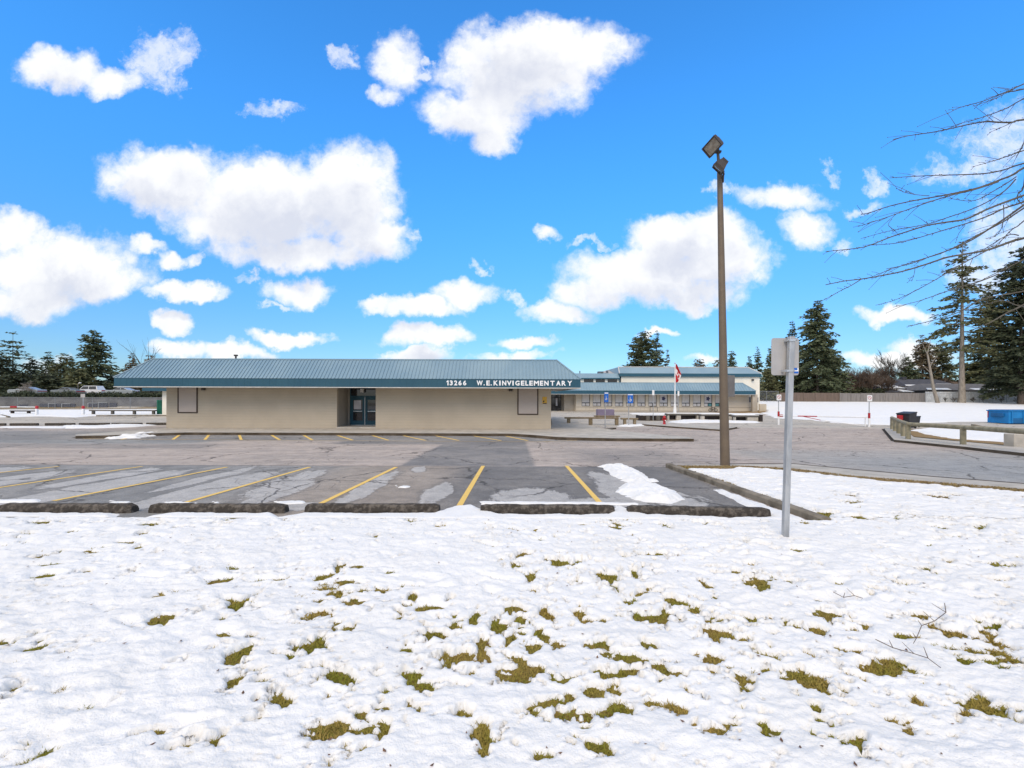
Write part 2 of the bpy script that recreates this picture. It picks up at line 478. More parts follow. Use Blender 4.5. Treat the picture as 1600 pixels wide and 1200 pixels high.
M['slate'] = mat('slate_blue_board', (0.05, 0.055, 0.08), (0.04, 0.045, 0.06), 1.0, 0.7)
M['house_roof'] = mat('dark_shingle_roof', (0.075, 0.075, 0.085), (0.055, 0.055, 0.062), 2, 0.9)
M['house_roof2'] = mat('grey_shingle_roof', (0.17, 0.16, 0.15), (0.13, 0.12, 0.115), 2, 0.9)
M['blue_grey'] = mat('blue_grey_siding', (0.13, 0.15, 0.18), None, 2, 0.8)
M['flag_white'] = mat('white_flag_cloth', (0.80, 0.78, 0.78), None, 4, 0.8)
M['flag_red'] = mat('red_flag_cloth', (0.55, 0.03, 0.04), None, 4, 0.8)
M['blind'] = mat('pale_window_blind', (0.62, 0.60, 0.58), (0.54, 0.52, 0.51), 1.2, 0.8, stretch=(4, 1, 1))
M['frame'] = mat('dark_bronze_frame', (0.035, 0.032, 0.032), None, 3, 0.5)
M['poster'] = mat('pale_poster', (0.60, 0.59, 0.62), None, 2, 0.6)
M['poster_mark'] = mat('indigo_print', (0.06, 0.06, 0.13), None, 6, 0.6)
M['teal_glass'] = mat('teal_tinted_pane', (0.10, 0.27, 0.28), None, 2, 0.3)
M['gravel_roof'] = mat('pale_gravel_roof', (0.44, 0.43, 0.41), (0.36, 0.35, 0.33), 4, 0.9)
M['bark'] = mat('grey_brown_bark', (0.13, 0.105, 0.085), (0.075, 0.06, 0.05), 3, 0.95, stretch=(3, 3, .5))
M['bark_pale'] = mat('pale_grey_bark', (0.30, 0.265, 0.22), (0.19, 0.165, 0.135), 3, 0.95, stretch=(2, 2, .5))
M['twig_dark'] = mat('dark_twig_bark', (0.075, 0.065, 0.055), (0.12, 0.11, 0.085), 5, 0.9)
M['twig_brown'] = mat('brown_twig', (0.17, 0.125, 0.095), (0.12, 0.09, 0.07), 0.6, 0.9)
M['twig_pale'] = mat('pale_twig', (0.33, 0.29, 0.25), (0.22, 0.19, 0.165), 0.8, 0.9)
M['leaf_litter'] = mat('dead_leaf', (0.20, 0.11, 0.06), (0.11, 0.06, 0.04), 3, 0.9)

def foliage(name, c1, c2, c3):
    m = bpy.data.materials.new(name); m.use_nodes = True
    g = NG(m.node_tree); b = g.n['Principled BSDF']
    b.inputs['Roughness'].default_value = 0.7; b.inputs['Specular IOR Level'].default_value = 0.2
    pos = g.new('ShaderNodeNewGeometry').outputs['Position']
    n1 = g.noise(pos, 0.55, 3, 0.6); n2 = g.noise(pos, 3.2, 3, 0.6)
    c = g.mix(g.step(n1, .35, .65), c1, c2)
    c = g.mix(g.m('MULTIPLY', g.step(n2, .5, .68), 0.8), c, c3)
    g.l.new(c, b.inputs['Base Color'])
    return m
M['fir'] = foliage('fir_needles', (0.06, 0.083, 0.042), (0.10, 0.122, 0.062), (0.175, 0.17, 0.11))
M['fir_brown'] = foliage('rusty_fir_needles', (0.10, 0.09, 0.05), (0.155, 0.115, 0.07), (0.20, 0.155, 0.10))
M['fir_olive'] = foliage('olive_fir_needles', (0.085, 0.096, 0.042), (0.13, 0.135, 0.065), (0.185, 0.172, 0.10))
M['fir_dark'] = foliage('dark_fir_needles', (0.036, 0.048, 0.028), (0.062, 0.076, 0.042), (0.11, 0.112, 0.065))
M['shrub'] = foliage('shrub_leaves', (0.03, 0.04, 0.018), (0.05, 0.055, 0.025), (0.08, 0.08, 0.04))

def snow_mat():
    m = bpy.data.materials.new('snow'); m.use_nodes = True
    g = NG(m.node_tree); b = g.n['Principled BSDF']
    pos = g.new('ShaderNodeNewGeometry').outputs['Position']
    n = g.noise(pos, 1.3, 5, 0.6); n2 = g.noise(pos, 60, 4, 0.7)
    c = g.mix(g.step(n, .3, .7), (0.735, 0.728, 0.702), (0.78, 0.773, 0.75))
    c = g.mix(g.m('MULTIPLY', g.step(n2, .62, .8), .12), c, (0.55, 0.53, 0.5))
    g.l.new(c, b.inputs['Base Color']); b.inputs['Roughness'].default_value = 0.75
    b.inputs['Specular IOR Level'].default_value = 0.15
    bp = g.new('ShaderNodeBump'); bp.inputs['Distance'].default_value = 0.012; bp.inputs['Strength'].default_value = 1.0
    h = g.m('ADD', g.noise(pos, 26, 5, 0.62), g.m('MULTIPLY', g.noise(pos, 90, 3, 0.6), 0.35))
    g.l.new(h, bp.inputs['Height']); g.l.new(bp.outputs[0], b.inputs['Normal'])
    return m
M['snow'] = snow_mat()

def grass_mat(name, a, b_, c, scale=7):
    m = bpy.data.materials.new(name); m.use_nodes = True
    g = NG(m.node_tree); b = g.n['Principled BSDF']
    pos = g.new('ShaderNodeNewGeometry').outputs['Position']
    col = g.mix(g.step(g.noise(pos, scale * .28, 4, .6), .4, .62), a, b_)
    col = g.mix(g.m('MULTIPLY', g.step(g.noise(pos, scale * 8, 3, .6), .45, .7), .75), col, c)
    gx, gy, gzz = g.sep(pos)
    dead = g.m('MULTIPLY', g.step(gx, 4.6, 5.4), g.step(gy, 8.0, 10.0))      # dead straw along the roadside
    col = g.mix(g.m('MULTIPLY', dead, .75), col, g.mix(g.noise(pos, scale * 3, 4, .6), (0.20, 0.13, 0.065), (0.36, 0.25, 0.13)))
    g.l.new(col, b.inputs['Base Color']); b.inputs['Roughness'].default_value = 0.95
    b.inputs['Specular IOR Level'].default_value = 0.1
    bp = g.new('ShaderNodeBump'); bp.inputs['Distance'].default_value = 0.02
    g.l.new(g.noise(pos, scale * 9, 4, .6), bp.inputs['Height']); g.l.new(bp.outputs[0], b.inputs['Normal'])
    return m
M['soil'] = grass_mat('winter_turf', (0.19, 0.17, 0.032), (0.26, 0.18, 0.05), (0.08, 0.06, 0.02))
M['blade'] = grass_mat('grass_blades', (0.22, 0.22, 0.03), (0.35, 0.25, 0.07), (0.28, 0.225, 0.05), 5)
M['verge'] = grass_mat('brown_verge', (0.20, 0.145, 0.06), (0.26, 0.18, 0.085), (0.10, 0.075, 0.03))

def asphalt_mat():
    m = bpy.data.materials.new('worn_asphalt'); m.use_nodes = True
    g = NG(m.node_tree); b = g.n['Principled BSDF']
    pos = g.new('ShaderNodeNewGeometry').outputs['Position']
    wn = g.noise(pos, 0.55, 5, 0.65, color=True)
    wv = g.v('SCALE', g.v('SUBTRACT', wn, (0.5, 0.5, 0.5)), 1.5)
    pw = g.v('ADD', pos, wv)
    x, y, z = g.sep(pw)
    xs, ys, zs_ = g.sep(g.v('ADD', pos, g.v('SCALE', wv, 0.12)))

    def band(v, a, b_, s):
        return g.m('MULTIPLY', g.step(v, a - s, a + s), g.step(v, b_ + s, b_ - s))

    def box(x0, x1, y0, y1, s=0.12, X=xs, Y=ys):
        return g.m('MULTIPLY', band(X, x0, x1, s), band(Y, y0, y1, s))
    n_big = g.noise(pos, 0.22, 4, 0.6)
    n_str = g.noise(g.v('MULTIPLY', pos, (0.35, 1.6, 1)), 0.5, 5, 0.6)
    agg = g.noise(pos, 34, 4, 0.75)
    agg2 = g.noise(pos, 8, 4, 0.7)
    # pale, pinkish worn top course
    pale = g.mix(g.step(n_str, .35, .68), (0.275, 0.235, 0.205), (0.215, 0.19, 0.17))
    dark = g.mix(g.step(n_big, .35, .65), (0.115, 0.112, 0.11), (0.165, 0.155, 0.145))
    blue = g.mix(g.step(n_big, .4, .6), (0.148, 0.15, 0.147), (0.185, 0.184, 0.178))
    tan = g.mix(g.step(n_big, .35, .6), (0.165, 0.145, 0.125), (0.205, 0.18, 0.155))
    col = pale
    # far right lane
    grey = g.mix(g.step(n_str, .4, .65), (0.21, 0.20, 0.185), (0.255, 0.235, 0.215))
    col = g.mix(g.m('MULTIPLY', g.step(x, 8.0, 10.5), g.step(y, 22, 19)), col, grey)
    col = g.mix(g.m('MULTIPLY', g.step(x, 9.0, 13.0), g.step(y, 20, 15)), col, (0.20, 0.20, 0.195, 1))
    # newer patches
    col = g.mix(box(-3.55, 0.75, 14.4, 26.5), col, dark)
    col = g.mix(g.m('MULTIPLY', box(2.6, 6.6, 14.3, 20.5, .8, x, y), .55), col, dark)
    col = g.mix(g.m('MULTIPLY', g.m('MULTIPLY', g.step(x, -14.5, -17.5), g.step(y, 22.0, 23.5)), g.step(y, 34, 30)), col, blue)
    col = g.mix(g.m('MULTIPLY', box(-30, -14, 20.3, 22.6, .5, x, y), .6), col, dark)
    col = g.mix(box(-60, 5.0, 25.4, 31.6, .3), col, g.mix(0.35, dark, blue))
    col = g.mix(box(-9.2, 0.5, 23.2, 25.6, .5, x, y), col, dark)
    # front parking bays
    bay = g.mix(g.step(xs, -6.6, -4.2), g.mix(0.35, blue, dark), tan)
    bay = g.mix(g.step(xs, -2.3, -0.9), bay, g.mix(g.step(n_big, .35, .65), (0.095, 0.093, 0.092), (0.14, 0.133, 0.125)))
    col = g.mix(box(-60, 4.9, 4.0, 14.35, .06), col, bay)
    far = g.mix(g.step(n_str, .35, .65), (0.30, 0.275, 0.235), (0.24, 0.225, 0.2))
    col = g.mix(g.step(ys, 36.0, 38.5), col, far)
    # frozen slush films left in the bays
    film = None
    for (cx, cy, rx, ry) in ((-1.62, 10.0, .33, 1.35), (0.35, 9.5, 1.0, 1.15), (1.7, 9.0, .7, .5), (-3.35, 10.9, .30, 2.6), (-2.8, 13.6, .2, .7),
                             (-5.1, 10.0, .45, 1.8), (-5.6, 11.6, .45, 2.2), (-6.9, 10.6, .6, 2.9), (-7.9, 12.0, .35, 2.2), (-9.6, 10.6, .7, 2.9), (-10.7, 12.0, .5, 1.9),
                             (-12.7, 11.0, .8, 2.3), (-15, 12.6, .9, 1.4), (2.5, 10.8, .55, 2.5), (3.3, 9.4, .8, .9), (3.2, 13.4, .25, .35), (-4.0, 8.6, .6, .35)):
        q = g.v('MULTIPLY_ADD', g.v('ADD', pos, g.v('SCALE', wv, 0.42)), (1 / rx, 1 / ry, 0), (-cx / rx, -cy / ry, 0))
        h = g.m('SUBTRACT', 1.0, g.v('DOT_PRODUCT', q, q))
        film = h if film is None else g.m('MAXIMUM', film, h)
    film = g.m('ADD', film, g.m('MULTIPLY', g.m('SUBTRACT', agg2, .5), 1.0))
    film = g.m('ADD', film, g.m('MULTIPLY', g.m('SUBTRACT', g.noise(g.v('MULTIPLY', pos, (3.2, .5, 1)), 1.0, 5, .65), .5), 1.9))
    fm = g.step(film, 0.05, 0.35)
    col = g.mix(g.m('MULTIPLY', fm, .8), col, g.mix(agg2, (0.21, 0.204, 0.195), (0.33, 0.322, 0.31)))
    # damp rims round the films, stains
    rim = g.m('MULTIPLY', g.step(film, -0.55, 0.0), g.m('SUBTRACT', 1.0, fm))
    col = g.mix(g.m('MULTIPLY', rim, .35), col, (0.075, 0.075, 0.075, 1))
    st = g.step(g.noise(pos, 0.9, 5, .7), .6, .72)
    col = g.mix(g.m('MULTIPLY', st, .3), col, (0.08, 0.075, 0.07, 1))
    # cracks
    vo = g.new('ShaderNodeTexVoronoi'); vo.feature = 'DISTANCE_TO_EDGE'; vo.inputs['Scale'].default_value = 0.33
    g.put(vo.inputs['Vector'], g.v('ADD', pos, g.v('SCALE', wv, .8)))
    cr = g.m('MULTIPLY', g.step(vo.outputs['Distance'], 0.014, 0.004), g.step(g.noise(pos, .3, 2, .5), .43, .52))
    vo2 = g.new('ShaderNodeTexVoronoi'); vo2.feature = 'DISTANCE_TO_EDGE'; vo2.inputs['Scale'].default_value = 1.7
    g.put(vo2.inputs['Vector'], g.v('ADD', pos, g.v('SCALE', wv, .3)))
    cr2 = g.m('MULTIPLY', g.step(vo2.outputs['Distance'], 0.026, 0.008), g.step(g.noise(pos, .23, 3, .5), .50, .58))
    cr = g.m('MAXIMUM', cr, g.m('MULTIPLY', cr2, .6))
    seam = g.m('MULTIPLY', band(ys, 14.33, 14.39, .012), g.step(xs, -3.0, -3.4))
    cr = g.m('MAXIMUM', cr, seam)
    col = g.mix(g.m('MULTIPLY', cr, .75), col, (0.03, 0.028, 0.026, 1))
    mot = g.noise(pos, 2.3, 6, .72)
    col = g.mix(1.0, col, g.mix(g.step(mot, .3, .7), (.84, .84, .84), (1.14, 1.13, 1.12)), 'MULTIPLY')
    col = g.mix(1.0, col, g.mix(g.step(agg, .3, .7), (1.22, 1.21, 1.19), (1.95, 1.93, 1.89)), 'MULTIPLY')
    g.l.new(col, b.inputs['Base Color'])
    g.l.new(g.step(fm, 0, 1, .9, .78), b.inputs['Roughness'])
    b.inputs['Specular IOR Level'].default_value = 0.25
    bp = g.new('ShaderNodeBump'); bp.inputs['Distance'].default_value = 0.006
    hh = g.m('SUBTRACT', g.m('MULTIPLY', agg, g.m('SUBTRACT', 1.0, fm)), cr)
    g.l.new(hh, bp.inputs['Height']); g.l.new(bp.outputs[0], b.inputs['Normal'])
    return m
M['asphalt'] = asphalt_mat()

def line_mat():
    m = bpy.data.materials.new('worn_yellow_line'); m.use_nodes = True
    g = NG(m.node_tree); b = g.n['Principled BSDF']
    pos = g.new('ShaderNodeNewGeometry').outputs['Position']
    n = g.m('ADD', g.noise(pos, 9, 5, .7), g.m('MULTIPLY', g.m('SUBTRACT', g.noise(pos, 1.1, 3, .5), .5), .35))
    c = g.mix(g.step(n, .56, .74), (0.74, 0.49, 0.12), (0.40, 0.30, 0.14))
    g.l.new(c, b.inputs['Base Color']); b.inputs['Roughness'].default_value = .85
    return m
M['line'] = line_mat()
# ------------------------------------------------------------------ ground
def make_ground():
    xs = np.concatenate([[-900, -400, -200, -120], np.arange(-90, 91, 3.0), [120, 200, 400, 900]])
    ys = np.concatenate([[-60, -20, -5, 0, 4], np.arange(8, 100, 1.5), [110, 130, 160, 200, 300, 500, 900]])
    X, Y, F = grid(xs, ys)
    Z = gz(X, Y) - 0.05
    tag(link_mesh('ground', np.stack([X, Y, Z], -1), F, M['verge']), kind='structure')
make_ground()

def sheet(name, poly, off, m, step=1.0):
    """flat sheet that follows the terrain inside a polygon (x, y)"""
    x0, x1 = min(p[0] for p in poly), max(p[0] for p in poly)
    bm = bmesh.new()
    f = bm.faces.new([bm.verts.new((p[0], p[1], 0)) for p in poly])
    for yy in np.arange(min(p[1] for p in poly) + step, max(p[1] for p in poly), step):
        bmesh.ops.bisect_plane(bm, geom=bm.verts[:] + bm.edges[:] + bm.faces[:], plane_co=(0, yy, 0), plane_no=(0, 1, 0))
    if max(p[1] for p in poly) > 52 and x1 > 30:
        for xx in np.arange(30, x1, 2.0):
            bmesh.ops.bisect_plane(bm, geom=bm.verts[:] + bm.edges[:] + bm.faces[:], plane_co=(xx, 0, 0), plane_no=(1, 0, 0))
    for v in bm.verts:
        v.co.z = gzf(v.co.x, v.co.y) + off
    bm.normal_update()
    for fc in bm.faces:
        if fc.normal.z < 0: fc.normal_flip()
    me = bpy.data.meshes.new(name); bm.to_mesh(me); bm.free(); me.materials.append(m)
    o = bpy.data.objects.new(name, me); COL.objects.link(o)
    return o

lot = sheet('parking_lot', [(-85, 7.0), (5.2, 7.0), (5.2, 14.0), (6.5, 14.0), (22, -6), (60, -6), (60, 30), (48, 56), (30, 58), (30, 84), (-85, 72)], 0.0, M['asphalt'])
tag(lot, kind='structure')

def line(px0, px1, w, off=0.006, name='stall_line'):
    a, b = G(*px0), G(*px1)
    d = Vector((b.x - a.x, b.y - a.y, 0)); L = d.length; d.normalize(); n = Vector((-d.y, d.x, 0)) * w / 2
    k = max(2, int(L / 0.4)); vs = []; fs = []
    for i in range(k + 1):
        p = Vector((a.x, a.y, 0)) + d * L * i / k
        for s_ in (-1, 1):
            q = p + n * s_; vs.append((q.x, q.y, gzf(q.x, q.y) + off))
    fs = [(2 * i, 2 * i + 2, 2 * i + 3, 2 * i + 1) for i in range(k)]
    o = link_mesh(name, vs, fs, M['line'], lot)
    for p in o.data.polygons:
        pass
    return o
for a, b in (((755, 728), (717, 792)), ((885, 728), (941, 790)), ((619, 730), (497, 789)), ((484, 730), (277, 789)), ((355, 730), (84, 783)),
             ((222, 729), (-60, 771)), ((92, 729), (-120, 751))):
    line(a, b, 0.115)
for i, (ut, ub) in enumerate(((228, 190), (283.5, 270), (328, 320), (373, 377), (421, 437), (471, 488), (521, 551), (575, 607), (620, 665), (670, 717), (727, 783), (779, 825))):
    line((ut, 677.5 + 0.0035 * (ut - 280)), (ub, 687 + 0.003 * (ub - 280)), 0.15)
line((130, 685.5), (300, 687), 0.07); line((300, 687), (840, 690.5), 0.07); line((840, 690.5), (905, 688), 0.07)

def raised(name, pix, h, m, drop=0.2, label=None, world=None, side=None):
    pts = [G(u, v, h) for (u, v) in pix] if world is None else [Vector((x, y, gzf(x, y) + h)) for x, y in world]
    # split long edges so that the slab follows the ground
    out = []
    for i, p in enumerate(pts):
        q = pts[(i + 1) % len(pts)]
        k = max(1, int((q - p).length / 2.5))
        for j in range(k):
            w = p.lerp(q, j / k); w.z = gzf(w.x, w.y) + h; out.append(w)
    bm = bmesh.new(); top = [bm.verts.new(p) for p in out]
    f = bm.faces.new(top)
    n = len(out)
    bm.normal_update()
    if f.normal.z < 0: f.normal_flip()
    for yy in np.arange(min(p.y for p in out) + .7, max(p.y for p in out), 1.4):
        bmesh.ops.bisect_plane(bm, geom=bm.verts[:] + bm.edges[:] + bm.faces[:], plane_co=(0, yy, 0), plane_no=(0, 1, 0))
    for v in bm.verts: v.co.z = gzf(v.co.x, v.co.y) + h
    bmesh.ops.triangulate(bm, faces=bm.faces[:])
    for i in range(n):
        a_, b_ = out[i], out[(i + 1) % n]; dz = Vector((0, 0, h + drop)); up = Vector((0, 0, .004))
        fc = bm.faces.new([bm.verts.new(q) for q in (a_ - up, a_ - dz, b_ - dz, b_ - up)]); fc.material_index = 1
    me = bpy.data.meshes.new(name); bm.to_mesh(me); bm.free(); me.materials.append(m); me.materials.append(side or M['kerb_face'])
    o = bpy.data.objects.new(name, me); COL.objects.link(o)
    return tag(o, kind='structure')

def kerb_run(name, pix, w, h, m, closed=False, off=0.0, sink=0.08, world=None):
    """kerb of section w x h along ground points"""
    pts = [G(u, v, h if False else 0.0) for (u, v) in pix] if world is None else [Vector((x, y, 0)) for x, y in world]
    out = []
    for i in range(len(pts) - 1):
        k = max(1, int((pts[i + 1] - pts[i]).length / 1.0))
        out += [pts[i].lerp(pts[i + 1], j / k) for j in range(k)]
    out.append(pts[-1])
    vs = []; fs = []
    for i, p in enumerate(out):
        t = (out[min(i + 1, len(out) - 1)] - out[max(i - 1, 0)]); t.z = 0; t.normalize()
        n = Vector((-t.y, t.x, 0))
        z = gzf(p.x, p.y) + off
        c = min(0.025, w * .2)
        for (a, b) in ((0, -sink), (0, h - c), (c, h), (w - c, h), (w, h - c), (w, -sink)):
            q = p + n * a; vs.append((q.x, q.y, z + b))
    for i in range(len(out) - 1):
        for k in range(5):
            fs.append((6 * i + k, 6 * i + k + 1, 6 * i + 7 + k, 6 * i + 6 + k))
    fs += [tuple(range(6)), tuple(range(len(vs) - 6, len(vs)))[::-1]]
    o = link_mesh(name, vs, fs, m)
    return tag(o, kind='structure')

# walk round the front building and the plaza beyond it
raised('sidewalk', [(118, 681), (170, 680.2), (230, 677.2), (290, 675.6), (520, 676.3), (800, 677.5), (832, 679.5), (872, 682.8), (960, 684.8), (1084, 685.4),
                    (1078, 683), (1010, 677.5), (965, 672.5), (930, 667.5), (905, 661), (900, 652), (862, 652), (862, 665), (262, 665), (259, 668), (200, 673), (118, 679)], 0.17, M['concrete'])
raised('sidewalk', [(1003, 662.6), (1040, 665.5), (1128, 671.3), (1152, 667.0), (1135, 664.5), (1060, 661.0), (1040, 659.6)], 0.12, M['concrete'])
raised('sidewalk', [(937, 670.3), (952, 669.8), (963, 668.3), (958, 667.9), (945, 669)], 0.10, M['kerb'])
# dirt lying along the kerb faces
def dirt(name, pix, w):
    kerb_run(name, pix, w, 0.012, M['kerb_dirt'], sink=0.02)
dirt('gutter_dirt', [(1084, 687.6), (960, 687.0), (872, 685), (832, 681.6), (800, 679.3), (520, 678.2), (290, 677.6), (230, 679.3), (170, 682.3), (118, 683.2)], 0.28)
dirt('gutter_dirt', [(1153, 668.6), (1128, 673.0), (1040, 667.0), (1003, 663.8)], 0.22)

# island and near lawn edge
ISL = [(4.78, 14.35), (5.4, 14.55), (6.95, 14.42), (8.9, 13.85), (9.35, 12.6), (10.1, 11.1), (10.85, 9.65), (14.5, 2.6), (18, -4)]
road_edge = [G(1040, 727.5), G(1145, 726.5), G(1240, 726), G(1340, 735.5), G(1460, 746.5), G(1600, 757.5), G(1800, 776)]
road_edge = [(p.x, p.y) for p in road_edge]
road_in = [G(1150, 730.5), G(1240, 735.5), G(1338, 748), G(1450, 756.5), G(1600, 769), G(1800, 788)]
road_in = [(p.x, p.y) for p in road_in]
kerb_run('kerb', None, 0.17, 0.13, M['kerb'], world=[(5.02, 7.38), (4.92, 10.0), (4.80, 14.2)][::-1], sink=0.1)
raised('gutter_pan', None, 0.022, M['concrete'], world=road_edge[:7] + road_in[::-1])
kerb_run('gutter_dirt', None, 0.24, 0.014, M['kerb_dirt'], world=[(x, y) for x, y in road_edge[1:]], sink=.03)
kerb_run('concrete_lip', None, 0.09, 0.055, M['kerb'], world=[(-60, 7.52), (-20, 7.5), (-8, 7.47), (0.5, 7.43), (5.0, 7.36)], sink=0.1)

# right-hand walk with the log rail
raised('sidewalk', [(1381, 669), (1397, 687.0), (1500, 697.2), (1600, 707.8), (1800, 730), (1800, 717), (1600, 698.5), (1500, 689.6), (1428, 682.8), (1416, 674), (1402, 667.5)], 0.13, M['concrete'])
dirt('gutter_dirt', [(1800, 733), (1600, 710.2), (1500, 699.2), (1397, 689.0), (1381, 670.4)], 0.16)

# ------------------------------------------------------------------ lawn and its snow
PATCH = [(1148,898,9,3),(1180,913,16,8),(1103,918,5,5),(1017,931,20,3),(1049,942,13,4),(1071,946,7,3),(1086,958,12,7),(1022,969,30,7),(1161,968,10,5),(1186,971,10,3),(1131,974,9,3),(1294,966,16,8),(1298,951,8,4),(1234,982,12,5),(1127,996,18,9),(1154,994,8,3),(1019,1016,9,9),(1112,1036,16,7),(1030,1052,18,12),(1197,1031,14,7),(1163,1069,14,10),(1262,1069,24,14),(1364,1051,22,7),(1390,1037,12,6),(1337,1019,16,4),(1352,982,7,4),(1431,966,26,4),(1470,988,14,10),(1551,981,16,4),(1562,909,17,3),(1562,886,15,4),(1412,917,12,4),(1371,924,12,4),(1448,892,10,3),(1484,880,8,3),(1573,1024,8,4),(1512,1125,12,5),(1540,1110,20,12),(1559,943,12,4),(1277,1112,6,5),(1319,1084,8,4),(1429,1102,8,4),
(950,905,18,9),(990,897,6,5),(1010,870,18,3),(985,946,7,5),(905,965,8,5),(903,881,6,4),(962,821,8,3),(532,887,6,5),(587,840,5,4),(647,937,8,6),(875,881,16,5),(829,905,8,7),(807,887,8,5),(817,870,12,4),(806,956,14,6),(850,962,12,8),(780,985,12,7),(741,974,9,7),(710,980,10,10),(677,995,20,6),(537,987,10,6),(620,961,8,4),(553,945,10,5),(590,925,6,3),(840,992,8,6),(815,974,8,5),
(372,950,14,10),(257,970,13,6),(375,1025,18,10),(217,857,7,3),(62,872,8,3),(137,896,7,3),(205,897,6,3),(62,1017,10,5),(28,1007,8,4),(312,896,5,3),(275,1040,12,3),(225,836,6,2),
(490,962,14,6),(490,1012,15,11),(530,1060,20,13),(720,1035,26,11),(650,1062,12,8),(665,1080,14,6),(815,1050,20,11),(870,1010,8,6),(890,1065,18,6),(935,1010,14,6),(975,1035,25,10),(980,1055,25,8),(925,1090,12,11),(970,1110,10,10),(720,1120,15,6),(440,1100,16,10),(370,1070,10,10),(405,1075,12,6),(25,1085,12,8),(730,1060,6,5),(850,1000,10,7),(640,1110,10,5),(560,1120,8,4),(880,1120,16,7),(1060,1110,12,5),(755,1010,10,8),(800,1005,8,8),(940,1120,12,9),(510,1150,18,9),(760,1150,18,9),(1130,1150,14,8),(330,1165,14,8),(930,1170,22,8),(1330,1160,16,8),
(690,812,18,2),(640,815,14,2),(1285,805,26,3),(1245,797,10,3),(1340,810,14,3),(1330,776,10,3),(1325,786,8,2),(1460,778,16,3),(1490,775,10,2),(60,819,18,2),(240,820,14,2),(340,821,10,2)]
LAWN_Z = 0.075

def lawn_depth(X, Y):
    r = np.random.RandomState(5)
    wx = X + 0.05 * fbm(X * 5, Y * 5, 11, 3); wy = Y + 0.05 * fbm(X * 5, Y * 5, 23, 3)
    d = 0.040 + 0.024 * fbm(X * .8, Y * .8, 1, 3) + 0.028 * fbm(X * 2.4, Y * 3.4, 2, 3) + 0.022 * fbm(X * 7, Y * 10, 3, 4, .66)
    hole = fbm(X * 4.2, Y * 6.5, 51, 4, .6) + .35 * fbm(X * .5, Y * .5, 52, 2)
    d = d - .05 * smooth(.48, .64, hole)
    hole2 = fbm(X * 13, Y * 17, 61, 3, .6) + .8 * fbm(X * 1.1, Y * 1.3, 62, 2)
    d = d - .042 * smooth(.60, .82, hole2)
    # trodden hollows and footprints
    n = 1000
    cx = r.uniform(-9.5, 15.5, n); cy = r.uniform(2.2, 14, n) ; an = r.uniform(-0.6, 0.6, n); ln = r.uniform(.06, .17, n); wd = ln * r.uniform(.3, .6, n); dp = r.uniform(.014, .046, n)
    for i in range(n):
        if cx[i] > 9.5 and cy[i] > 12: continue
        sel = (np.abs(X - cx[i]) < .55) & (np.abs(Y - cy[i]) < .55)
        if not sel.any(): continue
        dx = wx[sel] - cx[i]; dy = wy[sel] - cy[i]; c, s_ = math.cos(an[i]), math.sin(an[i])
        q = ((dx * c + dy * s_) / ln[i]) ** 2 + ((-dx * s_ + dy * c) / wd[i]) ** 2
        d[sel] -= dp[i] * np.exp(-q * 1.2) - 0.22 * dp[i] * np.exp(-((np.sqrt(q) - 1.7) ** 2) * 3)
    rag = fbm(X * 13, Y * 13, 41, 4, .7)
    rp = np.random.RandomState(17); extra = []
    for (u, v, ru, rv) in PATCH:
        for q in range(rp.randint(0, 3)):
            extra.append((u + rp.normal() * ru * 2.4, v + rp.normal() * rv * 2.4, ru * rp.uniform(.2, .5), rv * rp.uniform(.2, .5)))
    for k, (u, v, ru, rv) in enumerate(PATCH + extra):
        p = G(u, v, LAWN_Z); rx = max(ru * p.y / FPX, .025); ry = max(rv * p.y * p.y / (FPX * (HC - p.z)), .03)
        R_ = 3.2
        sel = (np.abs(X - p.x) < rx * R_) & (np.abs(Y - p.y) < ry * R_)
        if not sel.any(): continue
        sh = ((k * 37) % 11 - 5) / 9.0
        dx = (wx[sel] - p.x) / rx; dy = (wy[sel] - p.y) / ry; dx = dx + sh * dy
        q = np.sqrt(dx * dx + dy * dy) * (1 + 1.05 * rag[sel])
        d[sel] -= 0.10 * smooth(1.42, .5, q)
    return d

def island_sd(X, Y):
    return poly_sd(X, Y, [(5.22, 7.0), (5.1, 14.18), (6.7, 14.12)] + road_in + [(22, -6), (5.22, -6)])

